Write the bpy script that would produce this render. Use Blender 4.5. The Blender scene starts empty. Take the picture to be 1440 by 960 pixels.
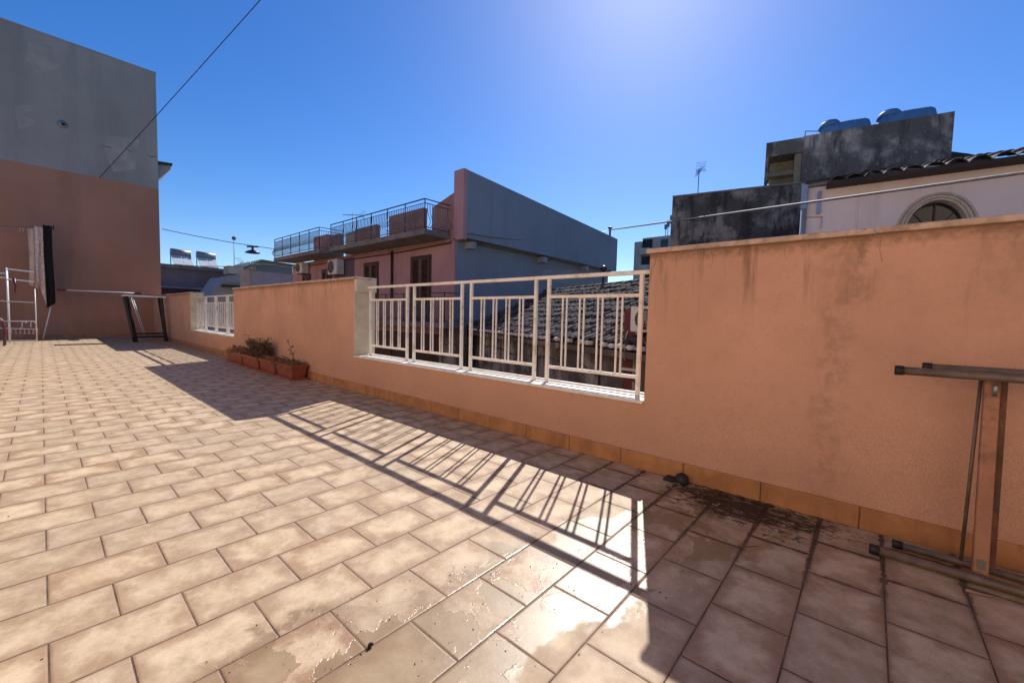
import bpy, bmesh, math, random
from mathutils import Vector, Matrix, noise
random.seed(11)
S = bpy.context.scene
COL = S.collection
rad = math.radians

# ------------------------------------------------------------------ camera
FOC = 577.515
RC = [[0.65786, -0.02802, 0.75262], [-0.75275, -0.0566, 0.65587], [0.02422, -0.998, -0.05833]]
HC = 1.065
D = 2.815           # inner face of the parapet
YW = 20.58          # face of the neighbour building
SUN_AZ, SUN_EL = 65.5, 41.8     # azimuth from +Y toward +X

def ray(px, py):
    c = (px - 720, py - 480, FOC)
    return Vector([sum(RC[i][k] * c[k] for k in range(3)) for i in range(3)])
CP = Vector((0, 0, HC))
def fl(px, py, z=0.0):
    r = ray(px, py); return CP + r * ((z - HC) / r.z)
def wx(px, py, x=D):
    r = ray(px, py); return CP + r * (x / r.x)
def wy(px, py, y):
    r = ray(px, py); return CP + r * (y / r.y)
def seg(px, py, A, B):
    r = ray(px, py); n = Vector((-(B - A).y, (B - A).x, 0)); return CP + r * (n.dot(A - CP) / n.dot(r))

cam = bpy.data.cameras.new('camera'); co = bpy.data.objects.new('camera', cam); COL.objects.link(co)
cam.sensor_fit = 'HORIZONTAL'; cam.sensor_width = 36; cam.lens = FOC / 1440 * 36
cam.clip_start = 0.02; cam.clip_end = 3000
m3 = Matrix([[RC[i][0], -RC[i][1], -RC[i][2]] for i in range(3)])
co.matrix_world = Matrix.Translation(CP) @ m3.to_4x4()
S.camera = co

# ------------------------------------------------------------------ node helpers
class NT:
    def __init__(s, name):
        s.m = bpy.data.materials.new(name); s.m.use_nodes = True
        s.t = s.m.node_tree; s.n = s.t.nodes; s.b = s.n['Principled BSDF']
        s._pos = None
    def link(s, a, b): s.t.links.new(a, b)
    def setin(s, sock, v):
        if hasattr(v, 'is_linked') or isinstance(v, bpy.types.NodeSocket): s.link(v, sock)
        else: sock.default_value = v
    def math(s, op, a, b=None, c=None, clamp=False):
        n = s.n.new('ShaderNodeMath'); n.operation = op; n.use_clamp = clamp
        for i, v in enumerate((a, b, c)):
            if v is not None: s.setin(n.inputs[i], v)
        return n.outputs[0]
    def pos(s):
        if s._pos is None: s._pos = s.n.new('ShaderNodeNewGeometry').outputs['Position']
        return s._pos
    def sep(s, v):
        n = s.n.new('ShaderNodeSeparateXYZ'); s.link(v, n.inputs[0]); return n.outputs
    def comb(s, x, y, z):
        n = s.n.new('ShaderNodeCombineXYZ')
        for i, v in enumerate((x, y, z)): s.setin(n.inputs[i], v)
        return n.outputs[0]
    def mapping(s, v, scale=(1, 1, 1)):
        n = s.n.new('ShaderNodeMapping'); s.link(v, n.inputs[0]); n.inputs['Scale'].default_value = scale; return n.outputs[0]
    def noise(s, v, scale, detail=4, rough=.55, dist=0.0):
        n = s.n.new('ShaderNodeTexNoise'); s.link(v, n.inputs['Vector'])
        n.inputs['Scale'].default_value = scale; n.inputs['Detail'].default_value = detail
        n.inputs['Roughness'].default_value = rough; n.inputs['Distortion'].default_value = dist
        return n.outputs['Fac']
    def step(s, v, a, b):     # smooth 0..1 between a and b
        n = s.n.new('ShaderNodeMapRange'); n.interpolation_type = 'SMOOTHSTEP'
        s.setin(n.inputs[0], v); n.inputs[1].default_value = a; n.inputs[2].default_value = b
        return n.outputs[0]
    def mix(s, f, a, b, mode='MIX'):
        n = s.n.new('ShaderNodeMix'); n.data_type = 'RGBA'; n.blend_type = mode
        s.setin(n.inputs[0], f)
        for i, v in ((6, a), (7, b)):
            if isinstance(v, tuple): v = (*v[:3], 1)
            s.setin(n.inputs[i], v)
        return n.outputs[2]
    def bump(s, h, strength=.5, dist=.01, normal=None):
        n = s.n.new('ShaderNodeBump'); s.link(h, n.inputs['Height'])
        n.inputs['Strength'].default_value = strength; n.inputs['Distance'].default_value = dist
        if normal is not None: s.link(normal, n.inputs['Normal'])
        s.link(n.outputs[0], s.b.inputs['Normal']); return n.outputs[0]
    def color(s, v): s.setin(s.b.inputs['Base Color'], v if not isinstance(v, tuple) else (*v[:3], 1))
    def rough(s, v): s.setin(s.b.inputs['Roughness'], v)

MATS = {}
def plain(name, c, rough=.6, metal=0.0, var=.15, scale=3.0, dirt=None, dirt_amt=.5, bump=.0, bscale=60, streak=False, spec=None):
    """varied painted / rendered surface with wear in patches"""
    if name in MATS: return MATS[name]
    t = NT(name); P = t.pos()
    n1 = t.noise(P, scale, 5, .6)
    dark = tuple(v * (1 - var) for v in c); lite = tuple(min(1, v * (1 + var)) for v in c)
    col = t.mix(t.step(n1, .3, .7), dark, lite)
    if dirt:
        Q = t.mapping(P, (1, 1, .15)) if streak else P
        n2 = t.noise(Q, scale * (2.2 if streak else .9), 7, .68)
        f = t.math('MULTIPLY', t.step(n2, .48, .68), dirt_amt)
        col = t.mix(f, col, dirt)
    t.color(col); t.rough(rough); t.b.inputs['Metallic'].default_value = metal
    if spec is not None: t.b.inputs['Specular IOR Level'].default_value = spec
    if bump: t.bump(t.noise(P, bscale, 3, .6), bump, .004)
    MATS[name] = t.m; return t.m

# ------------------------------------------------------------------ materials
def mat_floor():
    t = NT('glazed_floor_tiles'); P = t.pos(); x, y, z = t.sep(P)
    W, Hh, x0, y0 = .3330, .2506, -.0135, 1.1526
    v = t.math('DIVIDE', t.math('SUBTRACT', y, y0), Hh)
    row = t.math('FLOOR', v); fv = t.math('FRACT', v)
    odd = t.math('MULTIPLY', t.math('FLOORED_MODULO', row, 2.0), .5)
    u = t.math('ADD', t.math('DIVIDE', t.math('SUBTRACT', x, x0), W), odd)
    ci = t.math('FLOOR', u); fu = t.math('FRACT', u)
    wn = t.n.new('ShaderNodeTexWhiteNoise'); wn.noise_dimensions = '2D'
    t.link(t.comb(ci, row, 0.0), wn.inputs['Vector']); rv = wn.outputs['Value']; rc = wn.outputs['Color']
    du = t.math('MULTIPLY', t.math('MINIMUM', fu, t.math('SUBTRACT', 1.0, fu)), W)
    dv = t.math('MULTIPLY', t.math('MINIMUM', fv, t.math('SUBTRACT', 1.0, fv)), Hh)
    wob = t.math('MULTIPLY', t.math('SUBTRACT', t.noise(P, 55, 3), .5), .0022)
    d = t.math('ADD', t.math('MINIMUM', du, dv), wob)
    joint = t.math('SUBTRACT', 1.0, t.step(d, .0017, .0036))
    # cloudy body of each tile
    off = t.n.new('ShaderNodeVectorMath'); off.operation = 'MULTIPLY_ADD'
    t.link(rc, off.inputs[0]); off.inputs[1].default_value = (17, 23, 9); t.link(P, off.inputs[2]); Q = off.outputs[0]
    cl = t.noise(t.mapping(Q, (1.15, 1, 1)), 8.5, 6, .62, .15)
    fine = t.noise(Q, 70, 4, .6)
    base = t.mix(t.step(cl, .3, .72), (.37, .256, .150), (.555, .43, .285))
    base = t.mix(t.math('MULTIPLY', t.step(fine, .4, .75), .34), base, (.68, .50, .31))
    grain = t.step(t.noise(Q, 260, 3, .7), .38, .66); base = t.mix(t.math('MULTIPLY', grain, .22), base, (.26, .165, .09))
    # browner glaze toward the rim, ragged
    e = t.math('ADD', d, t.math('MULTIPLY', t.math('SUBTRACT', cl, .5), .16))
    rim = t.math('SUBTRACT', 1.0, t.step(e, .0, .082))
    rim = t.math('MULTIPLY', rim, t.math('MULTIPLY_ADD', rv, .55, .22))
    base = t.mix(rim, base, (.235, .13, .066))
    edge = t.math('MULTIPLY', t.math('SUBTRACT', 1.0, t.step(d, .004, .014)), t.math('MULTIPLY_ADD', t.step(t.noise(P, 11, 4), .35, .65), .45, .15))
    base = t.mix(edge, base, (.26, .15, .085))
    tone = t.math('MULTIPLY_ADD', rv, .22, .88)
    base = t.mix(1.0, base, t.comb(tone, tone, tone), 'MULTIPLY')
    # general grime, large scale
    g = t.noise(P, 1.3, 6, .65)
    base = t.mix(t.math('MULTIPLY', t.step(g, .5, .75), .18), base, (.33, .22, .14))
    sp = t.step(t.noise(P, 120, 2, .5), .73, .78)
    base = t.mix(t.math('MULTIPLY', sp, .5), base, (.10, .07, .045))
    # ---- wet trail running from the corner by the wall across the tiles (centre line y = a + b x)
    line = t.math('MULTIPLY_ADD', x, -.30, 1.32)
    dist = t.math('ABSOLUTE', t.math('SUBTRACT', y, line))
    wn1 = t.noise(P, 2.6, 5, .6, .3)
    band = t.math('ADD', dist, t.math('MULTIPLY', t.math('SUBTRACT', wn1, .5), -.75))
    inx = t.math('MULTIPLY', t.step(x, .10, .45), t.math('SUBTRACT', 1.0, t.step(x, 2.83, 2.9)))
    damp = t.math('MULTIPLY', t.math('SUBTRACT', 1.0, t.step(band, .27, .33)), inx)
    fn = t.noise(P, 3.6, 6, .6, .5)
    film = t.math('MULTIPLY', t.math('MULTIPLY', t.step(fn, .50, .512), damp),
                  t.math('SUBTRACT', 1.0, t.step(dist, .26, .34)))
    filmx = t.math('MULTIPLY', film, t.math('SUBTRACT', 1.0, t.step(x, 2.1, 2.35)))
    nofilm = t.math('SUBTRACT', 1.0, film)
    base = t.mix(t.math('MULTIPLY', t.math('MULTIPLY', damp, nofilm), .68), base, (.20, .125, .048))
    # silt by the drain: dark mud with ragged outline
    sx = t.math('SUBTRACT', x, 2.62); sy = t.math('SUBTRACT', y, .50)
    r2 = t.math('SQRT', t.math('ADD', t.math('MULTIPLY', t.math('MULTIPLY', sx, sx), 4.2), t.math('MULTIPLY', t.math('MULTIPLY', sy, sy), 1.1)))
    mud_n = t.noise(t.mapping(P, (1.7, 1, 1)), 12, 9, .76, 1.1)
    mud = t.math('SUBTRACT', 1.0, t.step(t.math('ADD', r2, t.math('MULTIPLY', t.math('SUBTRACT', mud_n, .5), -2.3)), .22, .44))
    base = t.mix(t.math('MULTIPLY', mud, .92), base, (.03, .018, .011))
    jd = t.math('MULTIPLY', t.math('SUBTRACT', 1.0, t.step(r2, .7, 1.6)), t.math('SUBTRACT', 1.0, t.step(t.math('ADD', d, t.math('MULTIPLY', t.math('SUBTRACT', mud_n, .5), .06)), .006, .014)))
    base = t.mix(t.math('MULTIPLY', jd, .92), base, (.035, .02, .012))
    base = t.mix(joint, base, t.mix(t.step(t.noise(P, 8, 3), .35, .65), (.05, .026, .015), (.13, .075, .045)))
    t.color(base)
    r = t.math('MULTIPLY_ADD', fine, .2, .58)
    r = t.mix(damp, t.comb(r, r, r), (.42, .42, .42)); r = t.mix(filmx, r, (.27, .27, .27)); r = t.mix(joint, r, (.85, .85, .85))
    r = t.mix(t.math('MULTIPLY', mud, .8), r, (.7, .7, .7))
    t.rough(t.sep(r)[0])
    t.setin(t.b.inputs['Specular IOR Level'], t.math('SUBTRACT', .5, t.math('MULTIPLY', mud, .35)))
    h = t.math('ADD', t.math('MULTIPLY', t.step(d, 0, .009), 1.0), t.math('MULTIPLY', t.math('MULTIPLY', cl, .35), 1.0))
    h = t.math('ADD', h, t.math('MULTIPLY', fine, .12))
    rip = t.math('MULTIPLY', t.math('MULTIPLY', t.noise(P, 13, 3, .55, .8), filmx), .9)
    h = t.math('ADD', h, rip)
    h = t.math('ADD', h, t.math('MULTIPLY', t.math('MULTIPLY', t.noise(P, 90, 5, .7), mud), 1.5))
    t.bump(h, .55, .003)
    return t.m

def mat_plaster(name, c, stain=(.13, .08, .045), top=1.53):
    t = NT(name); P = t.pos(); x, y, z = t.sep(P)
    n1 = t.noise(P, 1.1, 6, .6)
    col = t.mix(t.step(n1, .3, .72), tuple(v * .86 for v in c), tuple(v * 1.10 for v in c))
    # blotchy repaint/wear
    n3 = t.noise(P, 14, 6, .7)
    col = t.mix(t.math('MULTIPLY', t.step(n3, .5, .72), .22), col, tuple(v * .62 for v in c))
    # run-off streaks below the coping
    sn = t.noise(t.mapping(P, (1, 1, .10)), 9, 6, .7, .15)
    hz = t.step(z, top - .75, top + .02)
    col = t.mix(t.math('MULTIPLY', t.math('MULTIPLY', t.step(sn, .52, .70), t.math('POWER', hz, 1.8)), .75), col, stain)
    # dirty line straight under the coping
    u = t.math('MULTIPLY', t.step(t.math('ADD', z, t.math('MULTIPLY', t.noise(P, 22, 5, .7), .13)), top - .01, top + .07), .7)
    col = t.mix(u, col, stain)
    # two heavy stains where the coping joints leak, and the old leak columns
    for yc, w, amt, lo in ((.075, .05, .9, .95), (.165, .075, .26, -.5), (-.42, .10, .4, .9), (7.1, .10, .4, .9), (9.0, .12, .35, .8), (6.2, .05, .4, .9), (8.1, .04, .4, 1.0)):
        dy = t.math('ABSOLUTE', t.math('ADD', t.math('SUBTRACT', y, yc), t.math('MULTIPLY', t.math('SUBTRACT', t.noise(P, 7, 6, .7), .5), .22)))
        f = t.math('MULTIPLY', t.math('SUBTRACT', 1.0, t.step(dy, w * .15, w * 1.5)), t.step(z, lo, lo + .9))
        f = t.math('MULTIPLY', f, t.math('MULTIPLY', t.step(n3, .36, .62), amt))
        col = t.mix(f, col, stain)
    # rising damp: speckled darker band low on the wall
    db = t.math('SUBTRACT', 1.0, t.step(t.math('ADD', z, t.math('MULTIPLY', t.math('SUBTRACT', n1, .5), -1.6)), .15, .75))
    sp = t.step(t.noise(P, 190, 4, .7), .42, .62)
    col = t.mix(t.math('MULTIPLY', t.math('MULTIPLY', db, sp), .42), col, (.20, .12, .055))
    gr = t.step(t.noise(P, 240, 3, .75), .40, .66); col = t.mix(t.math('MULTIPLY', gr, .25), col, tuple(v * .55 for v in c))
    t.color(col); t.rough(.85); t.b.inputs['Specular IOR Level'].default_value = .25
    h = t.math('ADD', t.noise(P, 210, 4, .7), t.math('MULTIPLY', t.noise(P, 9, 3, .5), 1.0))
    t.bump(h, .6, .0022)
    return t.m

def mat_concrete(name, c, dirt, scale=1.2, hlines=False):
    t = NT(name); P = t.pos(); x, y, z = t.sep(P)
    n1 = t.noise(P, scale, 7, .68, .3); n2 = t.noise(t.mapping(P, (1, 1, .25)), scale * 2.6, 7, .72)
    col = t.mix(t.step(n1, .42, .60), tuple(v * .5 for v in c), tuple(v * 1.75 for v in c))
    col = t.mix(t.math('MULTIPLY', t.step(n2, .47, .60), .85), col, dirt)
    n3 = t.noise(P, scale * 9, 5, .7)
    col = t.mix(t.math('MULTIPLY', t.step(n3, .6, .7), .5), col, tuple(v * 1.9 for v in c))
    if hlines:
        zz = t.math('FRACT', t.math('ADD', t.math('MULTIPLY', z, 1.15), t.math('MULTIPLY', t.noise(P, 1.5, 4), .55)))
        ln = t.math('SUBTRACT', 1.0, t.step(t.math('ABSOLUTE', t.math('SUBTRACT', zz, .5)), .008, .035))
        col = t.mix(t.math('MULTIPLY', ln, t.step(n1, .35, .6)), col, (.03, .022, .018))
    t.color(col); t.rough(.9); t.bump(t.math('ADD', n3, t.noise(P, 60, 4, .6)), .5, .01)
    return t.m

M = {}
M['floor'] = mat_floor()
M['wall'] = mat_plaster('terracotta_plaster', (.61, .345, .24))
M['coping'] = plain('travertine_coping', (.50, .36, .28), .7, var=.18, scale=14, dirt=(.17, .11, .08), dirt_amt=.6, bump=.5, bscale=90)
M['skirt'] = plain('skirting_tile', (.40, .18, .072), .5, var=.2, scale=5, dirt=(.27, .11, .035), dirt_amt=.6, bump=.12, streak=True)
M['grout'] = plain('grout', (.12, .07, .045), .9)
M['jamb'] = plain('cream_render', (.60, .52, .37), .85, var=.10, scale=5, dirt=(.34, .28, .18), dirt_amt=.5, bump=.35, bscale=90)
M['sill'] = plain('white_marble_sill', (.74, .70, .64), .45, var=.07, scale=12, dirt=(.45, .38, .30), dirt_amt=.4)
M['rail'] = plain('cream_paint', (.82, .77, .70), .38, var=.05, scale=9, dirt=(.34, .20, .11), dirt_amt=.5, bump=.1, bscale=200)
M['nb_grey'] = plain('grey_render', (.33, .325, .30), .9, var=.10, scale=.45, dirt=(.20, .20, .19), dirt_amt=.45, streak=True, bump=.4, bscale=40)
M['nb_patch'] = plain('patched_grey_render', (.345, .335, .305), .9, var=.12, scale=2, dirt=(.24, .24, .23), dirt_amt=.5)
M['nb_terra'] = plain('terracotta_render', (.42, .215, .135), .9, var=.10, scale=.5, dirt=(.27, .14, .09), dirt_amt=.4, streak=True, bump=.4, bscale=40)
M['pink'] = plain('pink_render', (.44, .26, .27), .9, var=.10, scale=.6, dirt=(.31, .17, .175), dirt_amt=.45, bump=.2, streak=True)
M['pink2'] = plain('faded_pink_render', (.36, .19, .15), .9, var=.18, scale=1.6, dirt=(.13, .09, .075), dirt_amt=.6, streak=True)
M['slate'] = plain('slate_grey_render', (.22, .26, .30), .85, var=.08, scale=.4, dirt=(.14, .16, .20), dirt_amt=.5, streak=True)
M['slate_l'] = plain('pale_grey_render', (.30, .30, .315), .88, var=.10, scale=.5, dirt=(.13, .13, .14), dirt_amt=.4)
M['violet'] = plain('grey_violet_render', (.14, .10, .12), .88, var=.10, scale=.6)
M['slab'] = plain('balcony_concrete', (.20, .19, .18), .9, var=.2, scale=2, dirt=(.09, .085, .08), dirt_amt=.6)
M['iron'] = plain('dark_iron', (.035, .034, .036), .45, .3)
M['iron_l'] = plain('pale_iron', (.15, .14, .13), .45, .2)
M['shutter'] = plain('brown_shutter', (.075, .04, .028), .6, var=.2, scale=6)
M['frame'] = plain('brown_frame', (.05, .022, .018), .6)
M['dark'] = plain('dark_void', (.012, .012, .014), .7)
M['glass'] = plain('dark_glass', (.02, .025, .03), .08, var=.1)
M['acw'] = plain('ac_casing', (.62, .61, .58), .5, var=.06, dirt=(.32, .28, .22), dirt_amt=.4)
M['pipe'] = plain('galvanised_pipe', (.20, .195, .19), .4, .6, var=.25, scale=20)
M['red'] = plain('dark_red_render', (.15, .035, .04), .85, var=.15, scale=1.5, dirt=(.06, .02, .022), dirt_amt=.5)
M['concrete'] = mat_concrete('weathered_concrete', (.15, .145, .13), (.028, .028, .028), 1.3)
M['concrete2'] = mat_concrete('mouldy_concrete', (.25, .235, .205), (.065, .062, .058), .75)
M['block'] = plain('tuff_block', (.24, .21, .14), .9, var=.15, scale=4, dirt=(.10, .09, .065), dirt_amt=.5)
M['old'] = mat_concrete('cracked_old_plaster', (.24, .215, .19), (.10, .085, .07), .9, True)
M['lowgrey'] = plain('plain_grey_plaster', (.26, .25, .25), .9, var=.1, scale=1, dirt=(.14, .13, .12), dirt_amt=.4)
M['beige'] = plain('cream_pink_plaster', (.78, .70, .66), .85, var=.05, scale=.8, dirt=(.48, .40, .35), dirt_amt=.3, streak=True, bump=.1)
M['mould'] = plain('arch_moulding', (.50, .44, .35), .8, var=.12, scale=9)
M['fascia'] = plain('dark_fascia', (.03, .024, .022), .7)
M['blue'] = plain('blue_plastic', (.07, .19, .36), .65, var=.10, scale=3, dirt=(.13, .20, .28), dirt_amt=.5, streak=True)
M['bluebox'] = plain('pale_blue_paint', (.22, .34, .52), .5, var=.08, scale=8, dirt=(.14, .18, .24), dirt_amt=.4)
M['hirise'] = plain('highrise_panel', (.40, .35, .30), .9, var=.06, scale=.05)
M['solar'] = plain('solar_glass', (.62, .62, .60), .25, var=.05)
M['tank'] = plain('solar_tank', (.24, .26, .27), .5, .2)
M['mauve'] = plain('mauve_render', (.22, .16, .165), .9, var=.1, scale=.8)
M['green'] = plain('green_sheet', (.13, .20, .19), .7, var=.1, scale=1)
M['creamw'] = plain('cream_gable', (.48, .43, .33), .9, var=.1, scale=1, dirt=(.28, .25, .2), dirt_amt=.5)
M['paleg'] = plain('pale_render', (.33, .33, .32), .9, var=.1, scale=.7, dirt=(.2, .2, .2), dirt_amt=.4)
M['white'] = plain('white_enamel', (.72, .71, .70), .35, var=.04)
M['chrome'] = plain('brushed_steel', (.30, .29, .28), .35, .7)
M['black'] = plain('black_paint', (.008, .008, .009), .4)
M['maroon'] = plain('maroon_enamel', (.11, .018, .035), .4)
M['towel_b'] = plain('black_towel', (.007, .007, .008), .95, bump=.5, bscale=200)
M['towel_p'] = plain('speckled_pink_towel', (.78, .58, .52), .95, var=.35, scale=26, dirt=(.22, .17, .16), dirt_amt=.6, bump=.6, bscale=180)
M['towel_c'] = plain('beige_cloth', (.62, .48, .38), .95, var=.08, scale=4)
M['peg'] = plain('plastic_peg', (.62, .40, .38), .5)
M['pot'] = plain('terracotta_plastic', (.27, .068, .038), .5, var=.12, scale=6, dirt=(.13, .05, .035), dirt_amt=.4)
M['soil'] = plain('dry_soil', (.10, .06, .04), .95, var=.3, scale=30, bump=1, bscale=50)
M['leaf'] = plain('dull_leaf', (.07, .07, .03), .6, var=.4, scale=40, dirt=(.13, .06, .03), dirt_amt=.8)
M['dry'] = plain('dry_leaf', (.26, .13, .07), .8, var=.4, scale=40, dirt=(.13, .06, .035), dirt_amt=.6)
M['stem'] = plain('dry_stem', (.14, .075, .04), .8)
M['steel'] = plain('worn_steel_tube', (.17, .125, .095), .5, .25, var=.25, scale=16, dirt=(.16, .09, .05), dirt_amt=.5, bump=.2, bscale=120)
M['rust'] = plain('rusty_orange_bar', (.34, .16, .095), .65, .0, var=.15, scale=7, dirt=(.10, .035, .018), dirt_amt=.85, bump=.4, bscale=80)
M['rustdark'] = plain('dark_rust', (.12, .055, .032), .8, var=.3, scale=14, dirt=(.30, .15, .09), dirt_amt=.5, bump=.5)
M['rubber'] = plain('black_rubber', (.010, .010, .010), .6, bump=.3, bscale=90)
M['twig'] = plain('pale_twig', (.36, .25, .17), .8)
M['needle'] = plain('dark_needles', (.07, .035, .018), .9)
M['street'] = plain('street_asphalt', (.055, .054, .052), .9, var=.2, scale=.4)
M['bouncewall'] = plain('warm_cream_render', (.70, .53, .38), .85, var=.06, scale=1.2, dirt=(.5, .36, .24), dirt_amt=.3, bump=.3, bscale=90)  # cream for the added out-of-view walls that warm the shaded terrace
M['wire2'] = plain('grey_cable', (.24, .225, .21), .7, var=.3, scale=30)
M['wire'] = plain('cable_sheath', (.045, .045, .05), .6)

def mat_tiles():
    t = NT('weathered_roof_tile'); P = t.pos()
    n1 = t.noise(P, 5.5, 5, .7); n2 = t.noise(P, 1.1, 5, .6)
    col = t.mix(t.step(n1, .38, .72), (.018, .016, .015), (.24, .205, .18))
    col = t.mix(t.math('MULTIPLY', t.step(n2, .45, .7), .45), col, (.055, .048, .042))
    t.color(col); t.rough(.9); t.b.inputs['Specular IOR Level'].default_value = .3; t.bump(t.noise(P, 45, 4, .7), .6, .02); return t.m
M['rtile'] = mat_tiles()

# ------------------------------------------------------------------ mesh builder
def tag(o, label=None, cat=None, group=None, kind=None):
    if label: o['label'] = label
    if cat: o['category'] = cat
    if group: o['group'] = group
    if kind: o['kind'] = kind
    return o
def empty(name, loc, label, cat, group=None):
    o = bpy.data.objects.new(name, None); COL.objects.link(o); o.location = loc; o.empty_display_size = .2
    return tag(o, label, cat, group)

class MB:
    def __init__(s): s.bm = bmesh.new(); s.bev = 0
    def box(s, a, b, rz=0, piv=None):
        a, b = Vector(a), Vector(b); lo = Vector(map(min, a, b)); hi = Vector(map(max, a, b))
        c = (lo + hi) / 2; sz = hi - lo
        r = bmesh.ops.create_cube(s.bm, size=1, matrix=Matrix.Translation(c) @ Matrix.Diagonal((*sz, 1)))
        if rz: bmesh.ops.rotate(s.bm, verts=r['verts'], cent=piv or c, matrix=Matrix.Rotation(rz, 3, 'Z'))
        return s
    def obox(s, A, B, w, h, up=Vector((0, 0, 1))):     # bar from A to B, width w across, height h
        A, B = Vector(A), Vector(B); d = (B - A); L = d.length; d = d / L
        sd = d.cross(up)
        if sd.length < 1e-4: sd = d.cross(Vector((1, 0, 0)))
        sd.normalize(); u = sd.cross(d)
        vs = []
        for P in (A, B):
            for i, j in ((-1, -1), (1, -1), (1, 1), (-1, 1)): vs.append(s.bm.verts.new(P + sd * w / 2 * i + u * h / 2 * j))
        F = [(0, 1, 2, 3), (7, 6, 5, 4)] + [(i, i + 4, (i + 1) % 4 + 4, (i + 1) % 4) for i in range(4)]
        for f in F: s.bm.faces.new([vs[k] for k in f])
        return s
    def tube(s, pts, r, n=8, cap=True):
        pts = [Vector(p) for p in pts]; rs = r if isinstance(r, (list, tuple)) else [r] * len(pts)
        rings = []; ref = None
        for i, p in enumerate(pts):
            d = (pts[min(i + 1, len(pts) - 1)] - pts[max(i - 1, 0)]).normalized()
            if ref is None:
                ref = d.orthogonal().normalized()
            ref = (ref - d * ref.dot(d)); ref = ref.normalized() if ref.length > 1e-5 else d.orthogonal().normalized()
            b = d.cross(ref)
            rings.append([s.bm.verts.new(p + (ref * math.cos(2 * math.pi * k / n) + b * math.sin(2 * math.pi * k / n)) * rs[i]) for k in range(n)])
        for a, b in zip(rings, rings[1:]):
            for k in range(n): s.bm.faces.new((a[k], a[(k + 1) % n], b[(k + 1) % n], b[k])).smooth = n > 5
        if cap:
            s.bm.faces.new(rings[0][::-1]); s.bm.faces.new(rings[-1])
        return s
    def prism(s, poly, axis, lo, hi):     # 2D polygon extruded along an axis
        def P(a, b, t):
            return {'x': (t, a, b), 'y': (a, t, b), 'z': (a, b, t)}[axis]
        v0 = [s.bm.verts.new(P(a, b, lo)) for a, b in poly]; v1 = [s.bm.verts.new(P(a, b, hi)) for a, b in poly]
        s.bm.faces.new(v0[::-1]); s.bm.faces.new(v1)
        n = len(poly)
        for i in range(n): s.bm.faces.new((v0[i], v0[(i + 1) % n], v1[(i + 1) % n], v1[i]))
        return s
    def quad(s, *p):
        s.bm.faces.new([s.bm.verts.new(q) for q in p]); return s
    def lathe(s, prof, c, ax='z', n=20, smooth=True):   # prof: (radius, offset) list
        rings = []
        for r, h in prof:
            ring = []
            for k in range(n):
                a = 2 * math.pi * k / n; u, v = r * math.cos(a), r * math.sin(a)
                q = {'z': (u, v, h), 'x': (h, u, v), 'y': (u, h, v)}[ax]
                ring.append(s.bm.verts.new(Vector(c) + Vector(q)))
            rings.append(ring)
        for a, b in zip(rings, rings[1:]):
            for k in range(n): s.bm.faces.new((a[k], a[(k + 1) % n], b[(k + 1) % n], b[k])).smooth = smooth
        s.bm.faces.new(rings[0][::-1]); s.bm.faces.new(rings[-1]); return s
    def bevel(s, w=.006, seg=2): s.bev = (w, seg); return s
    def build(s, name, mat, parent=None, rot=None):
        root = parent
        while root is not None and root.parent is not None: root = root.parent
        bm = s.bm
        if s.bev: bmesh.ops.bevel(bm, geom=[e for e in bm.edges], offset=s.bev[0], segments=s.bev[1], affect='EDGES', clamp_overlap=True)
        bmesh.ops.recalc_face_normals(bm, faces=bm.faces)
        if rot: bmesh.ops.transform(bm, matrix=rot, verts=bm.verts)
        if root is not None: bmesh.ops.translate(bm, verts=bm.verts, vec=-root.location)
        me = bpy.data.meshes.new(name); bm.to_mesh(me); bm.free()
        me.materials.append(M[mat] if isinstance(mat, str) else mat)
        o = bpy.data.objects.new(name, me); COL.objects.link(o)
        if parent is not None: o.parent = parent
        return o
def rotz(deg, piv):
    p = Vector(piv); return Matrix.Translation(p) @ Matrix.Rotation(rad(deg), 4, 'Z') @ Matrix.Translation(-p)
def copy_tree(o, loc=None, parent=None, label=None):
    c = o.copy(); COL.objects.link(c)
    if parent is not None: c.parent = parent
    if loc is not None: c.location = loc
    if label: c['label'] = label
    for ch in list(o.children): copy_tree(ch, None, c)
    return c

# ------------------------------------------------------------------ setting
MB().box((-12, -6, -.35), (D + .3, YW, 0)).build('terrace_floor', 'floor')
bpy.data.objects['terrace_floor']['kind'] = 'structure'
g = MB().box((-600, -600, -4.6), (600, 900, -4.4)).build('ground', 'street'); g['kind'] = 'structure'

# ------------------------------------------------------------------ parapet wall
Y1a, Y1b, Y2a, Y2b = 1.19, 5.32, 10.67, 14.66
ZS, ZT = .47, 1.535
par = empty('parapet_wall', (D, 2, 0), 'long terracotta plastered parapet with two railing openings along the tiled terrace', 'parapet wall')
b = MB()
b.prism([(-6, -.4), (YW, -.4), (YW, ZT), (Y2b, ZT), (Y2b, ZS), (Y2a, ZS), (Y2a, ZT), (Y1b, ZT), (Y1b, ZS), (Y1a, ZS), (Y1a, ZT), (-6, ZT)], 'x', D, D + .30)
w = b.build('wall', 'wall', par)
# coping slabs, each about a metre with a hairline joint
def coping(ya, yb):
    b = MB(); n = max(1, round((yb - ya) / 1.25)); st = (yb - ya) / n
    for i in range(n):
        dz = random.uniform(-.002, .002); dx = random.uniform(-.003, .003)
        b.box((D - .022 + dx, ya + i * st + .003, ZT + dz), (D + .325 + dx, ya + (i + 1) * st - .003, ZT + .032 + dz))
    return b.bevel(.004, 1).build('coping', 'coping', par)
coping(-6, Y1a + .025); coping(Y1b - .02, Y2a + .02); coping(Y2b - .02, YW - .002)
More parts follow.
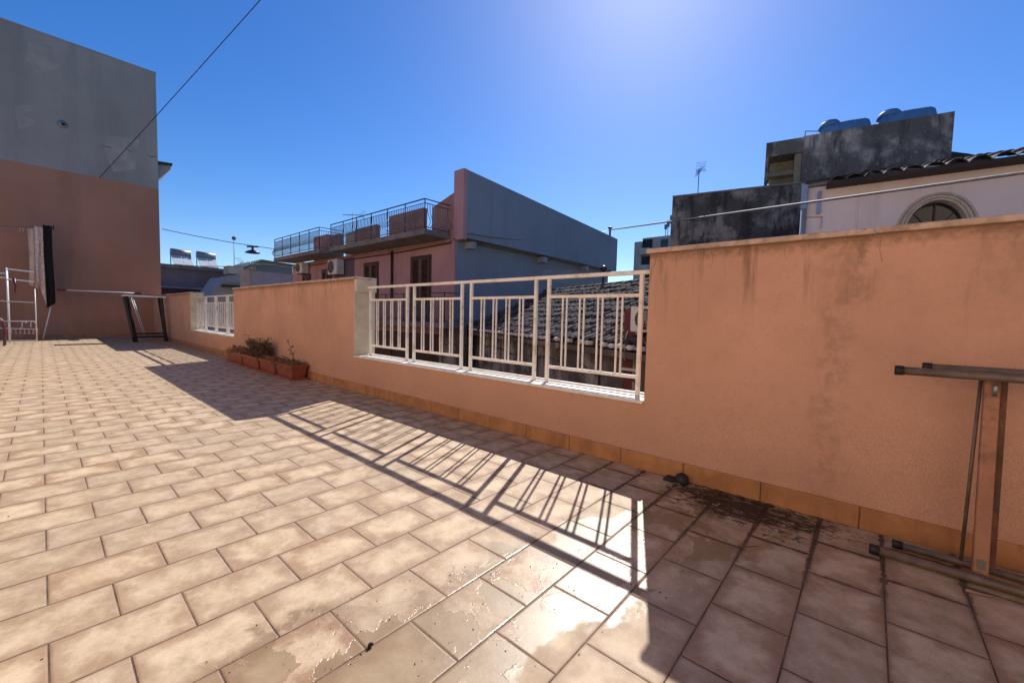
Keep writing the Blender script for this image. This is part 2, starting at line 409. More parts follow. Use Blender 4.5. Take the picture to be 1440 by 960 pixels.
# skirting tiles
b = MB(); yy = -6.0 + .0
yy = .896 - .452 * 15
k = 0
while yy < YW - .1:
    e = min(yy + .448, YW - .014)
    b.box((D - .013 + random.uniform(-.0012, .0012), yy, .0), (D + .001, e, .119 + random.uniform(-.001, .001))); yy += .452; k += 1
b.bevel(.0025, 1).build('skirting', 'skirt', par)
MB().box((D - .006, -6, .001), (D + .001, YW, .117)).build('grout_line', 'grout', par)
for a, c in ((Y1a, Y1b), (Y2a, Y2b)):
    b = MB(); n = 4; st = (c - a - .01) / n
    for i in range(n): b.box((D - .018, a + .005 + i * st + .001, ZS + .001), (D + .32, a + .005 + (i + 1) * st - .001, ZS + .026))
    b.bevel(.003, 1).build('sill', 'sill', par)
# cream rendered reveal on the far jamb of each opening, with a small ledge of mortar under the coping
for c in (Y1b, Y2b):
    b = MB(); b.box((D - .003, c - .012, ZS + .027), (D + .303, c + .002, ZT - .001)); b.box((D + .001, c - .05, 1.36), (D + .303, c - .0125, 1.528))
    b.bevel(.003, 1).build('jamb', 'jamb', par)
# crack running down from the coping beside the opening
b = MB(); P0 = [(912 + 12, 352), (921, 372), (917, 377), (915, 392), (911, 401)]
b.tube([wx(x, y, D + .0005) for x, y in P0], [.0014, .002, .0012, .0018, .001], 4).build('crack', 'grout', par)

for k, pts in enumerate(([(1240, 330), (1237, 352), (1241, 368)], [(1000, 352), (1003, 366), (999, 377)], [(1105, 342), (1103, 356), (1106, 364)])):
    MB().tube([wx(x, y, D + .0004) for x, y in pts], [.0006 + .0008 * ((i * 7 + k) % 3) / 2 for i in range(len(pts))], 4).build('crack', 'grout', par)

# ------------------------------------------------------------------ railings
def railing(posts, y_near, y_far, label, xr=D + .155):
    t = empty('metal_railing', (xr, y_near, ZS + .026), label, 'railing', 'cream painted metal railings in the parapet openings')
    zt, zm, zl, zb = 1.425, 1.255, .635, .515
    MB().obox((xr, y_near - .0, zt), (xr, y_far - .0, zt), .042, .030).bevel(.003, 1).build('top_rail', 'rail', t)
    MB().obox((xr, y_near + .003, zb), (xr, y_far - .003, zb), .03, .018).build('bottom_rail', 'rail', t)
    for (pa, pb) in posts:
        for p in (pa, pb): MB().box((xr - .0145, p - .0145, ZS + .0265), (xr + .0145, p + .0145, zt - .0155)).bevel(.002, 1).build('post', 'rail', t)
        lo, hi = min(pa, pb), max(pa, pb)
        for z in (zm, zl): MB().box((xr - .0115, lo + .0147, z - .0125), (xr + .0115, hi - .0147, z + .0125)).build('cross_rail', 'rail', t)
        for q in range(4):
            yc = lo + (hi - lo) * (q + 1) / 5
            for s in (-.021, .021):
                MB().box((xr - .006, yc + s - .006, zl + .0127), (xr + .006, yc + s + .006, zm - .0127)).build('baluster', 'rail', t)
    return t
railing([(1.31 + i, 2.165 + i) for i in range(4)], Y1a - .02, Y1b - .10, 'cream metal railing in the nearer large opening, four panels of paired balusters')
railing([(10.80 + i * 1.0, 11.65 + i * 1.0) for i in range(4)], Y2a, Y2b - .02, 'smaller-looking cream metal railing in the distant parapet opening beyond the planters')

# ------------------------------------------------------------------ neighbour building at the far end
nb = empty('neighbour_building', (-4, YW, 0), 'tall blind building at the terrace end, grey render above and terracotta below', 'building')
MB().box((-16, YW, -4.4), (3.06, YW + 9, 5.58)).build('lower_wall', 'nb_terra', nb)
b = MB().box((-16, YW + .004, 5.581), (3.06, YW + 9, 9.80)).build('upper_wall', 'nb_grey', nb)
MB().box((-16, YW - .006, 9.801), (3.075, YW + 9, 9.84)).build('coping', 'paleg', nb)
MB().box((-12, YW - .013, .0), (D - .014, YW - .001, .12)).build('skirting', 'skirt', nb)
for poly in ([(40, 60), (78, 66), (84, 96), (52, 104), (36, 84)], [(150, 190), (196, 196), (190, 238), (160, 242), (146, 214)], [(20, 150), (44, 148), (50, 176), (26, 182)]):
    pts = [wy(x, y, YW) for x, y in poly]
    MB().prism([(p.x, p.z) for p in pts], 'y', YW - .001, YW + .003).build('repair_patch', 'nb_patch', nb)
# eaves projecting past the corner
b = MB(); b.prism([(3.061, 5.95), (3.50, 6.52), (3.50, 6.66), (3.061, 6.60)], 'y', YW + .4, YW + 7)
b.build('eave_soffit', 'paleg', nb)
MB().prism([(3.061, 6.60), (3.54, 6.665), (3.54, 6.74), (3.061, 6.70)], 'y', YW + .3, YW + 7.1).build('eave_roof', 'fascia', nb)
MB().lathe([(.0, -.012), (.13, -.008), (.10, .0)], wy(88, 175, YW + .003), 'y', 14).build('patch', 'paleg', nb)
MB().lathe([(.055, -.02), (.055, .0)], wy(89, 175, YW - .0), 'y', 12).build('vent_hole', 'dark', nb)
for pts in ([(142, 205), (152, 207), (161, 209)], [(174, 206), (181, 212), (190, 215)], [(205, 218), (214, 221), (222, 220)]):
    MB().tube([wy(x, y, YW + .006) for x, y in pts], [.006, .016, .005], 4).build('crack', 'iron', nb)

# unseen house walls added left of and behind the camera to bounce warm light
oh = empty('added_bounce_house', (-3.4, 4, 0), 'added unseen cream house whose long wall bounces warm sunlight onto the terrace', 'house')
MB().prism([(-6, 0), (4.2, 0), (4.2, 2.3), (5.6, 2.3), (5.6, 0), (14, 0), (14, 6.2), (-6, 6.2)], 'x', -3.7, -3.4).build('wall', 'bouncewall', oh)
MB().box((-3.7, -6, 0), (D + .3, -5.7, 5.2)).build('wall', 'bouncewall', oh)
MB().box((-7, -6, -.3), (-3.71, 14, 6.1)).build('wall_core', 'bouncewall', oh)
MB().box((-3.69, 4.2, 0), (-3.62, 5.6, 2.3)).build('door', 'shutter', oh)

# overhead cable from the wall over the terrace
def catenary(A, B, sag, n=16):
    A, B = Vector(A), Vector(B)
    return [A.lerp(B, i / n) - Vector((0, 0, sag * 4 * (i / n) * (1 - i / n))) for i in range(n + 1)]
A0 = wy(140, 250, YW - .01); A1 = wy(218, 155, 14.5)
A1 = wy(360, 0, 12.0); d_ = (A1 - A0)
o = MB().tube(catenary(A0, A0 + d_ * 2.2, .12), .011, 5).build('overhead_cable', 'wire'); tag(o, 'thin dark cable rising from the tall grey wall up across the sky', 'cable')

# ------------------------------------------------------------------ cable bundle crossing above the parapet
def at_depth(px, py, d):
    c = ((px - 720) / FOC * d, (py - 480) / FOC * d, d); return CP + Vector([sum(RC[i][k] * c[k] for k in range(3)) for i in range(3)])
ca, cc = Vector((18.2, 9.75, 5.40)), at_depth(1440, 243, 3.6)
cd = cc + (cc - ca) * .10
o = MB().tube([ca, cc, cd], [.032, .015, .015], 8)
for ph in (0, 2.1, 4.2):
    n = 620; o.tube([ca.lerp(cd, k / n) + Vector((.004 * math.cos(k * .9 + ph), .004 * math.sin(k * .9 + ph), .010 * math.sin(k * .9 + ph))) for k in range(n + 1)], .006, 4)
o = o.build('cable_bundle', 'wire2'); tag(o, 'thick twisted grey cable bundle crossing in front of the cream house and concrete wall', 'cable')
t = empty('cable_bracket', (18.2, 9.75, 5.03), 'short capped bracket on the far corner of the slate grey wall', 'bracket')
MB().tube([(18.2, 9.75, 5.04), (18.2, 9.75, 5.46)], .05, 8).build('stub', 'iron', t)
MB().lathe([(.10, 5.46), (.12, 5.50), (.05, 5.54)], (18.2, 9.75, 0), 'z', 10).build('cap', 'iron', t)
o = MB().tube(catenary(ca, (8.75, 9.55, 3.62), .35), .014, 5).build('guy_wire', 'iron_l'); tag(o, 'thin pale wire sagging across the slate grey side wall', 'wire')

# ------------------------------------------------------------------ generic things
def ac_unit(c, face, w=.8, h=.55, dp=.28, label='', brackets=True):
    """c: centre of the back-bottom edge on the wall; face: unit vector out of the wall"""
    t = empty('air_conditioner', c, label, 'air conditioner', 'outdoor air conditioning units on the house walls')
    f = Vector(face).normalized(); s = Vector((-f.y, f.x, 0)); c = Vector(c)
    def P(a, o, z): return c + s * a + f * o + Vector((0, 0, z))
    MB().obox(P(-w / 2, .05 + dp / 2, h / 2), P(w / 2, .05 + dp / 2, h / 2), dp, h).bevel(.012, 2).build('casing', 'acw', t)
    fc = P(-w * .14, .052 + dp, h * .5); R = h * .41
    rot = f.to_track_quat('Z', 'Y').to_matrix().to_4x4()
    m = Matrix.Translation(fc) @ rot
    b = MB(); b.lathe([(R, 0), (R, .006)], (0, 0, 0), 'z', 24); b.build('fan_opening', 'dark', t, rot=m)
    b = MB()
    for rr in (R * .35, R * .68, R * 1.0):
        b.tube([(rr * math.cos(a * math.pi / 12), rr * math.sin(a * math.pi / 12), .012) for a in range(25)], .006, 4)
    for k in range(4):
        a = k * math.pi / 4 + .3; b.tube([(-R * math.cos(a), -R * math.sin(a), .014), (R * math.cos(a), R * math.sin(a), .014)], .006, 4)
    b.build('grille', 'pipe', t, rot=m)
    b = MB()
    for k in range(5):
        a = k * 2 * math.pi / 5
        b.quad((.02 * math.cos(a), .02 * math.sin(a), .008), (R * .85 * math.cos(a + .1), R * .85 * math.sin(a + .1), .008), (R * .85 * math.cos(a + .7), R * .85 * math.sin(a + .7), .0075), (.03 * math.cos(a + .8), .03 * math.sin(a + .8), .0075))
    b.build('fan', 'pipe', t, rot=m)
    if brackets:
        b = MB()
        for a in (-w * .33, w * .33): b.obox(P(a, .0, -.02), P(a, dp + .05, -.02), .03, .035)
        b.build('bracket', 'pipe', t)
    return t

def antenna(base, h, aim, label, size=1.0, els=7, dish=False):
    t = empty('tv_antenna', base, label, 'antenna', 'television antennas on the rooftops')
    base = Vector(base); top = base + Vector((0, 0, h))
    MB().tube([base, top], .018 * size, 6).build('mast', 'iron_l', t)
    a = Vector((math.cos(aim), math.sin(aim), 0)); s = Vector((-a.y, a.x, 0)); c = top - Vector((0, 0, .08 * size))
    b = MB().tube([c - a * .45 * size, c + a * .5 * size + Vector((0, 0, .03))], .012 * size, 5)
    b.build('boom', 'iron_l', t)
    b = MB()
    for k in range(els):
        q = c + a * (-.4 + .85 * k / (els - 1)) * size; L = (.17 - .012 * k) * size
        b.tube([q - s * L + Vector((0, 0, .09 * size)), q, q + s * L + Vector((0, 0, -.09 * size))], .007 * size, 4)
    for sg in (-1, 1):
        q = c - a * .45 * size
        for j in range(4):
            b.tube([q + Vector((0, 0, sg * (.04 + .05 * j) * size)) - s * .2 * size - a * .04 * j * size, q + Vector((0, 0, sg * (.04 + .05 * j) * size)) + s * .2 * size - a * .04 * j * size], .006 * size, 4)
    b.build('elements', 'iron', t)
    return t

def belly_bar(b, p, out, z0, z1, r=.011):
    """vertical bar that bows outward near its foot"""
    pr = [(0, 0), (.06, .02), (.14, .14), (.15, .26), (.08, .42), (.02, .6), (0, .8), (-.0, 1)]
    b.tube([Vector((p[0], p[1], z0 + (z1 - z0) * s)) + Vector((out[0], out[1], 0)) * o for o, s in pr], r, 4)

def balcony(parent, x0, x1, ya, yb, zf, thick, near_end=True, step=.10, single=True, hr=.88, far_end=False):
    MB().box((x0, ya, zf - thick), (x1, yb, zf)).bevel(.015, 1).build('balcony_slab', 'slab', parent)
    slab = parent.children[-1] if False else [o for o in parent.children if o.name.startswith('balcony_slab')][-1]
    zt = zf + hr
    b = MB(); xr = x0 + .04
    b.obox((xr, ya + .04, zt), (xr, yb - .04, zt), .045, .022)
    b.obox((xr, ya + .04, zt - .12), (xr, yb - .04, zt - .12), .02, .012)
    b.obox((xr, ya + .04, zf + .05), (xr, yb - .04, zf + .05), .02, .012)
    if near_end: 
        for z, w_ in ((zt, .045), (zt - .12, .02), (zf + .05, .02)): b.obox((xr, ya + .04, z), (x1, ya + .04, z), w_, .02)
    n = max(2, round((yb - ya) / 1.0))
    for i in range(n + 1):
        y = ya + .04 + (yb - ya - .08) * i / n; b.box((xr - .012, y - .012, zf), (xr + .012, y + .012, zt - .011))
    b.build('handrail', 'iron', slab)
    n = round((yb - ya - .1) / step); stuff = None if single else MB()
    for i in range(1, n):
        y = ya + .04 + (yb - ya - .08) * i / n
        q = stuff or MB(); belly_bar(q, (xr, y), (-1, 0), zf + .05, zt - .12)
        if single: q.build('baluster', 'iron_l', slab)
    if near_end:
        n = round((x1 - x0) / step)
        for i in range(1, n):
            q = stuff or MB(); belly_bar(q, (xr + (x1 - xr) * i / n, ya + .04), (0, -1), zf + .05, zt - .12)
            if single: q.build('baluster', 'iron_l', slab)
    if stuff:
        o = stuff.build('balustrade', 'iron_l', slab); o['kind'] = 'stuff'
    return slab

# ------------------------------------------------------------------ pink building
XP = 8.6
pk = empty('pink_building', (XP, 9.85, -4.4), 'pink rendered apartment house with slate grey blind side wall and roof balconies', 'building')
MB().box((XP, 9.98, -4.4), (18.4, 22.6, 3.5)).build('wall', 'pink', pk)
# recessed lower part of the blind side, overhanging band above with beam ends
MB().box((XP + .05, 9.955, -4.4), (18.55, 9.979, 3.42)).build('side_wall', 'slate', pk)
MB().prism([(XP + .16, 3.50), (18.72, 3.46), (18.72, 5.02), (XP + .16, 5.56)], 'y', 9.60, 9.90).build('side_parapet', 'slate', pk)
MB().box((XP, 9.60, 3.44), (XP + .158, 10.05, 5.57)).build('corner_pier', 'pink', pk)
MB().box((XP + .16, 9.90, 3.425), (18.72, 22.6, 3.50)).build('roof_slab', 'slab', pk)
for xx, ww in ((9.0, .2), (12.75, .28), (15.9, .25)): MB().box((xx, 9.62, 3.22), (xx + ww, 9.954, 3.424)).build('beam_end', 'slate_l', pk)
MB().prism([(12.9, 2.6), (18.5, 2.5), (18.5, 3.2), (16.2, 3.3), (13.1, 3.0)], 'y', 9.948, 9.9545).build('worn_patch', 'slate_l', pk)
# roof terrace walls behind the balcony
MB().prism([(10.05, 3.5), (11.15, 3.5), (11.15, 4.62), (10.05, 4.92)], 'x', XP + .01, XP + .2).build('terrace_wall', 'pink2', pk)
for ya, yb, zt, mt in ((11.95, 14.1, 4.80, 'pink2'), (15.0, 16.7, 4.62, 'pink2'), (16.75, 17.5, 4.55, 'creamw'), (18.0, 19.2, 4.60, 'pink2'), (19.25, 20.7, 4.72, 'pink2')):
    MB().box((XP + .25, ya, 3.501), (XP + .42, yb, zt)).build('terrace_wall', mt, pk)
MB().box((XP + .9, 14.15, 3.501), (XP + 1.5, 14.9, 4.1)).build('terrace_locker', 'shutter', pk)
sl1 = balcony(pk, 7.6, XP - .001, 10.2, 16.35, 3.66, .17)
sl2 = balcony(pk, 7.6, XP - .001, 17.3, 22.3, 3.70, .17, single=False)
sl3 = balcony(pk, 7.7, XP - .001, 9.35, 14.6, .86, .17, single=False)
MB().box((XP - .05, 10.1, 3.40), (XP - .001, 22.5, 3.48)).build('cornice', 'pink2', pk)
MB().tube([(XP - .06, 13.4, -4.3), (XP - .06, 13.4, 3.4)], .045, 8).build('downpipe', 'frame', pk)
b = MB(); b.tube([(XP - .05, 10.1, 3.36), (XP - .05, 13, 3.3), (XP - .05, 18, 3.31), (XP - .05, 22.5, 3.3)], .02, 5); b.build('cable_run', 'frame', pk)
MB().box((XP - .012, 16.25, -4.4), (XP - .001, 18.05, 3.39)).build('grey_strip', 'violet', pk)
def shutters(ya, yb, za, zb):
    fr = MB()
    fr.box((XP - .035, ya - .07, za), (XP - .001, ya, zb + .07)); fr.box((XP - .035, yb, za), (XP - .001, yb + .07, zb + .07)); fr.box((XP - .035, ya, zb), (XP - .001, yb, zb + .07))
    f = fr.build('window', 'frame', pk)
    MB().box((XP - .012, ya + .001, za), (XP - .002, yb - .001, zb - .001)).build('recess', 'dark', f)
    ym = (ya + yb) / 2
    for a, c in ((ya + .01, ym - .03), (ym + .03, yb - .01)):
        b = MB(); b.box((XP - .05, a, za), (XP - .02, a + .07, zb - .01)); b.box((XP - .05, c - .07, za), (XP - .02, c, zb - .01)); b.box((XP - .05, a + .07, zb - .08), (XP - .02, c - .07, zb - .01))
        z = za + .05
        while z < zb - .1:
            b.obox((XP - .036, a + .07, z), (XP - .036, c - .07, z), .045, .010, Vector((.6, 0, .8))); z += .062
        b.build('shutter', 'shutter', f)
    MB().box((XP - .05, ym - .028, za), (XP - .02, ym + .028, zb - .01)).build('mullion', 'violet', f)
shutters(11.2, 12.2, .87, 3.02)
shutters(14.45, 15.4, 1.7, 3.02)
shutters(18.3, 19.15, 1.7, 2.98)
shutters(20.5, 21.3, 1.7, 2.86)
# lower floor: dark roller door, brown band and old brick pier
MB().box((XP - .06, 10.6, -.75), (XP - .001, 16, .45)).build('timber_screen', 'frame', pk)
MB().box((XP - .04, 10.9, -4.3), (XP - .001, 15.5, -.9)).build('roller_door', 'dark', pk)
MB().box((XP - .10, 9.35, -4.4), (XP - .001, 10.55, .68)).build('brick_pier', 'old', pk)
ac_unit((XP - .002, 17.45, 2.72), (-1, -.0001, 0), .85, .62, .32, 'white air conditioner with round fan hanging on the grey strip of the pink house')
ac_unit((XP - .002, 20.95, 2.95), (-1, -.0001, 0), .75, .5, .3, 'smaller-looking white air conditioner at the far left end of the pink house wall')
bx = wx(604, 357, XP - .06)
antenna((XP + 2.2, 20.6, 3.5), 2.75, 2.2, 'small television antenna rising behind the pink house roof balcony', 1.1)

# ------------------------------------------------------------------ low house with the barrel-tiled roof
E0 = Vector((5.76, 3.05, .65)); U = Vector((.43, .903, 0)).normalized(); UP = Vector((.903, -.43, 0)).normalized(); SL = .435
def tiled_roof(name, P, along, up, length, run, slope, pitch, course, parent, jit=.012, amp=.045, back=0.0):
    bm = bmesh.new(); nu = int(length / pitch) * 6; ns = int(run / course)
    rows = []
    offs = {}
    for s in range(ns):
        for e in (0, 1):
            row = []
            for i in range(nu + 1):
                c = i // 6; ph = (i % 6) / 6
                if (c, s) not in offs: offs[(c, s)] = (random.uniform(-jit, jit), random.uniform(-jit, jit) * 1.6)
                dz, ds = offs[(c, s)]
                prof = abs(math.sin(math.pi * ((i / 6) % 1.0))) ** .75
                dist = (s + e) * course + (ds if s else ds * .6)
                lift = (.026 if e == 0 else -.004) * (.3 + prof)
                row.append(bm.verts.new(P + along * (i * pitch / 6) + up * dist + Vector((0, 0, dist * slope + prof * amp + lift + dz * prof))))
            rows.append(row)
    for a, b2 in zip(rows, rows[1:]):
        for i in range(nu): bm.faces.new((a[i], a[i + 1], b2[i + 1], b2[i])).smooth = False
    # turn-down lip and underside so that it is a solid sheet
    lip = [bm.verts.new(v.co + Vector((0, 0, -.018))) for v in rows[0]]
    for i in range(nu): bm.faces.new((lip[i], lip[i + 1], rows[0][i + 1], rows[0][i]))
    mb = MB(); mb.bm.free(); mb.bm = bm
    return mb.build(name, 'rtile', parent)
th = empty('tiled_roof_house', (E0.x, E0.y, -4.4), 'low old house seen through the railing with a weathered barrel-tile roof', 'house')
L0, L1 = -3.6, 7.9
P0 = E0 + U * L0
roof = tiled_roof('roof', P0, U, UP, L1 - L0, 3.1, SL, .21, .30, th, .014, .075)
P1 = P0 + UP * 3.1 + Vector((0, 0, 3.1 * SL))
b = MB()    # ridge tiles
k = 0
while k * .4 < L1 - L0:
    A = P1 + U * (k * .4); b.tube([A + Vector((0, 0, .0)), A + U * .42 + Vector((0, 0, .012))], [.10, .085], 8); k += 1
b.build('ridge_tile', 'rtile', roof)
n = int((L1 - L0) / .21)
for i in range(n):
    if random.random() < .12: continue
    if i * .21 > 10.6: continue
    c = P0 + U * ((i + .5) * .21) - UP * .012 + Vector((0, 0, .030))
    MB().obox(c - U * .06, c + U * .055 + Vector((0, 0, random.uniform(-.01, .01))), .13, .065, Vector((0, 0, 1))).bevel(.02, 2).build('eave_plug', 'sill', roof)
vp = seg(848, 400, P1, P1 + U)
t = empty('vent_pipe', (vp.x, vp.y, 1.9), 'thin dark vent pipe with a round cap on the tiled roof ridge', 'vent pipe')
zt2 = seg(848, 379, P1, P1 + U).z
MB().tube([(vp.x, vp.y, 1.85), (vp.x, vp.y, zt2)], .035, 8).build('pipe', 'iron', t)
MB().lathe([(.05, -.05), (.10, 0), (.10, .05), (.03, .11)], (vp.x, vp.y, zt2), 'z', 14).build('cap', 'iron', t)
# back slope of the roof
MB().quad(P1, P1 + U * (L1 - L0), P1 + U * (L1 - L0) + UP * 3 + Vector((0, 0, -1.35)), P1 + UP * 3 + Vector((0, 0, -1.35))).build('back_slope', 'rtile', roof)
def wall_uv(off0, off1, s0, s1, z0, z1, name, mt, parent, bev=0):
    b = MB(); vs = []
    for z in (z0, z1):
        for s_, o_ in ((s0, off0), (s1, off0), (s1, off1), (s0, off1)):
            p = E0 + U * s_ + UP * o_; vs.append(b.bm.verts.new((p.x, p.y, z)))
    for f in ((3, 2, 1, 0), (4, 5, 6, 7), (0, 1, 5, 4), (1, 2, 6, 5), (2, 3, 7, 6), (3, 0, 4, 7)): b.bm.faces.new([vs[i] for i in f])
    if bev: b.bevel(bev, 1)
    return b.build(name, mt, parent)
wall_uv(.28, .9, L0, L1, -4.4, .66, 'wall', 'old', th)
wall_uv(.06, .279, L0, L1, .50, .60, 'eave_board', 'old', th)
wall_uv(.10, .279, 2.2, L1, -.62, -.50, 'string_course', 'old', th)
wall_uv(-.35, .27, 2.0, 4.6, -.95, -.83, 'porch_roof', 'rtile', th)
wall_uv(-.10, .27, L0, 1.95, -4.4, -.55, 'lower_wall', 'lowgrey', th)
wall_uv(.245, .279, 3.1, 3.9, -3.2, -1.3, 'door', 'frame', th)
b = MB(); c = E0 + UP * .25
b.tube([(*(c + U * .55).xy, -.5), (*(c + U * .55).xy, .5)], .018, 5); b.tube([(*(c + U * 2.9).xy, -2), (*(c + U * 2.9).xy, .5)], .014, 5); b.build('downpipe', 'iron', th)

# red annexe with its air conditioner
rh = empty('red_annexe', (5.9, 2.8, -4.4), 'small dark red rendered annexe glimpsed between railing end and parapet', 'house')
MB().box((5.9, -2.5, -4.4), (7.0, 2.86, 1.24)).build('wall', 'red', rh)
MB().box((5.84, -2.5, .30), (5.899, 2.86, .34)).build('ledge', 'acw', rh)
MB().box((5.86, 1.0, -.55), (5.899, 2.4, .02)).build('window', 'glass', rh)
MB().box((5.2, -2.5, -4.4), (5.83, 2.5, -.75)).build('lower_wall', 'slab', rh)
a_ = wx(887, 466, 5.6)
ac_unit((5.899, a_.y - .30, a_.z), (-1, .0001, 0), .62, .36, .26, 'white air conditioner on the dark red annexe beside the near parapet edge')
o = MB().tube([(5.6, a_.y + .05, a_.z), (5.75, a_.y + .16, a_.z - .15), (5.86, a_.y + .20, a_.z - .45)], .010, 5).build('drain_hose', 'acw'); tag(o, 'thin white hose dropping from the air conditioner on the red annexe', 'hose')
c = wx(848, 545, 5.0)
o = MB().box((5.1, c.y - .10, -.76), (5.3, c.y + .1, -.35)).box((5.05, c.y - .04, -.5), (5.1, c.y + .08, -.4)).bevel(.02, 2).build('meter_box', 'black'); tag(o, 'black box fixed low near the red annexe, seen under the railing', 'utility box')

# ------------------------------------------------------------------ dark concrete building with tower and tanks
A, B = fl(946, 276, 4.465), fl(1128, 256, 4.465); dirA = (B - A).normalized(); outA = Vector((dirA.y, -dirA.x, 0))
if outA.x < 0: outA = -outA
def vwall(name, mt, parent, A, B, z0, z1, depth, zb1=None):
    """wall block whose front face runs A->B, thickness away from camera"""
    d = (B - A); d.z = 0; d.normalize(); n = Vector((d.y, -d.x, 0));
    if n.x < 0: n = -n
    b = MB(); vs = []
    for z, zz in ((z0, z0), (z1, zb1 if zb1 is not None else z1)):
        for p, h in ((A, z), (B, zz), (B + n * depth, zz), (A + n * depth, z)): vs.append(b.bm.verts.new((p.x, p.y, h)))
    for f in ((3, 2, 1, 0), (4, 5, 6, 7), (0, 1, 5, 4), (1, 2, 6, 5), (2, 3, 7, 6), (3, 0, 4, 7)): b.bm.faces.new([vs[i] for i in f])
    return b.build(name, mt, parent)
cb = empty('concrete_building', (A.x, A.y, -4.4), 'long unrendered block with mouldy dark concrete parapet carrying a small antenna', 'building')
vwall('wall', 'concrete', cb, A, B, -4.4, 4.43, 1.9)
vwall('coping', 'slab', cb, A - outA * .03, B - outA * .03, 4.431, 4.47, .3)
q = A.lerp(B, .20); antenna((q.x + .15, q.y, 4.47), .66, .45, 'spiky television antenna standing on the dark concrete parapet', .62)

TA, TB = fl(1078, 200, 6.065), fl(1343, 156, 6.065); TM = seg(1130, 190, TA, TB); dT = (TB - TA); dT.z = 0; dT.normalize(); nT = Vector((-dT.y, dT.x, 0))
if nT.x < 0: nT = -nT
tw = empty('concrete_tower', (TA.x, TA.y, -4.4), 'raw concrete rooftop block with mould-blotched wall, taller than everything on the right', 'building')
vwall('wall', 'concrete2', tw, TM, TB, -4.4, 6.06, 3.0)
vwall('roof_beam', 'concrete2', tw, TA, TM - dT * .003, 5.66, 6.04, 2.6)
vwall('lower_beam', 'block', tw, TA + nT * .25, TM - dT * .005 + nT * .25, 5.18, 5.30, .2)
vwall('recess_wall', 'block', tw, TA + nT * .55 + dT * .12, TM - dT * .005 + nT * .55, -4.4, 5.65, .3)
vwall('column', 'block', tw, TM - dT * .16 + nT * .05, TM - dT * .006 + nT * .05, -4.4, 5.655, .45)
vwall('corner_post', 'concrete', tw, TA + dT * .0, TA + dT * .07, -4.4, 5.655, .12)
def water_tank(px0, px1, label, zb=5.82):
    a = seg(px0, 190, TA, TB) + nT * .62; c = seg(px1, 170, TA, TB) + nT * .62; a.z = c.z = 0
    d = (c - a).normalized(); L = (c - a).length
    t = empty('water_tank', (a.x, a.y, zb), label, 'water tank', 'blue plastic water tanks on the concrete block')
    R = .30; zc = zb + R + .08; rot = d.to_track_quat('Z', 'Y').to_matrix().to_4x4(); m = Matrix.Translation((a.x, a.y, zc)) @ rot
    prof = [(.0, 0), (R * .55, .015), (R * .86, .08), (R * .96, .16)]
    z = .16
    k = 0
    while z < L - .36:
        prof += [(R * .985, z), (R, z + .03), (R, z + .22), (R * .985, z + .25)]; z += .29
    prof += [(R * .95, L - .12), (R * .8, L - .04), (R * .5, L)]
    MB().lathe(prof, (0, 0, 0), 'z', 24).build('tank_body', 'blue', t, rot=m)
    h = a + d * (L * .22)
    MB().lathe([(.26, R - .12), (.22, R - .02), (.20, R + .015), (.17, R + .025), (.17, R + .05), (.05, R + .06)], (h.x, h.y, zc), 'z', 18).build('neck_and_lid', 'blue', t)
    b = MB()
    for s in (.2, .8):
        q = a + d * L * s; b.obox((q.x, q.y, zb + .06) - nT * .3 if False else Vector((q.x, q.y, zb + .05)) - nT * .28, Vector((q.x, q.y, zb + .05)) + nT * .28, .1, .1)
    b.build('cradle', 'iron', t)
    return t
water_tank(1155, 1231, 'left blue horizontal water tank on the concrete block, partly hidden by its parapet')
water_tank(1240, 1327, 'right blue horizontal water tank on the concrete block, nearer its tall corner')
p_ = seg(1133, 185, TA, TB) + nT * .1; q_ = seg(1158, 178, TA, TB) + nT * .5
o = MB().tube([(p_.x, p_.y, 6.03), (p_.x, p_.y, 6.22), (q_.x, q_.y, 6.3)], .012, 5).build('water_pipe', 'iron_l'); tag(o, 'thin bent supply pipe leading to the left blue tank', 'pipe')

# ------------------------------------------------------------------ cream house with arched window
BA, BB = fl(1160, 262, 3.585), fl(1440, 225, 3.585); dB = (BB - BA); dB.z = 0; dB.normalize(); nB = Vector((-dB.y, dB.x, 0))
if nB.x < 0: nB = -nB
ch = empty('cream_house', (BA.x, BA.y, -4.4), 'cream pink house with arched window and wavy tile eave beyond the parapet on the right', 'house')
Aw = BA - dB * .30; Bw = BB + dB * 2.5
ac = seg(1317, 300, BA, BB); zc_ = 2.62; aw, ah = .36, .50   # arch centre, half width, rise
# wall with arched opening: polygon in (s,z) extruded
s_c = (Vector((ac.x, ac.y, 0)) - Vector((Aw.x, Aw.y, 0))).dot(dB); SLN = (Bw - Aw).length
def P_(s, z, o=0.0):
    q = Aw + dB * s + nB * o; return Vector((q.x, q.y, z))
arc = [(s_c + aw * math.cos(math.pi * k / 16), zc_ + ah * math.sin(math.pi * k / 16)) for k in range(17)]
def strip_solid(polys, o0, o1, name, mt, parent, bev=0):
    b = MB()
    for poly in polys:
        f0 = [b.bm.verts.new(P_(s, z, o0)) for s, z in poly]; f1 = [b.bm.verts.new(P_(s, z, o1)) for s, z in poly]
        b.bm.faces.new(f0); b.bm.faces.new(f1[::-1]); n = len(poly)
        for i in range(n): b.bm.faces.new((f0[i], f1[i], f1[(i + 1) % n], f0[(i + 1) % n]))
    bmesh.ops.remove_doubles(b.bm, verts=b.bm.verts, dist=1e-5)
    return b.build(name, mt, parent)
ZT_ = 3.585
zlow = 1.0
full = [(0, -4.4), (SLN, -4.4), (SLN, ZT_), (0, ZT_)]
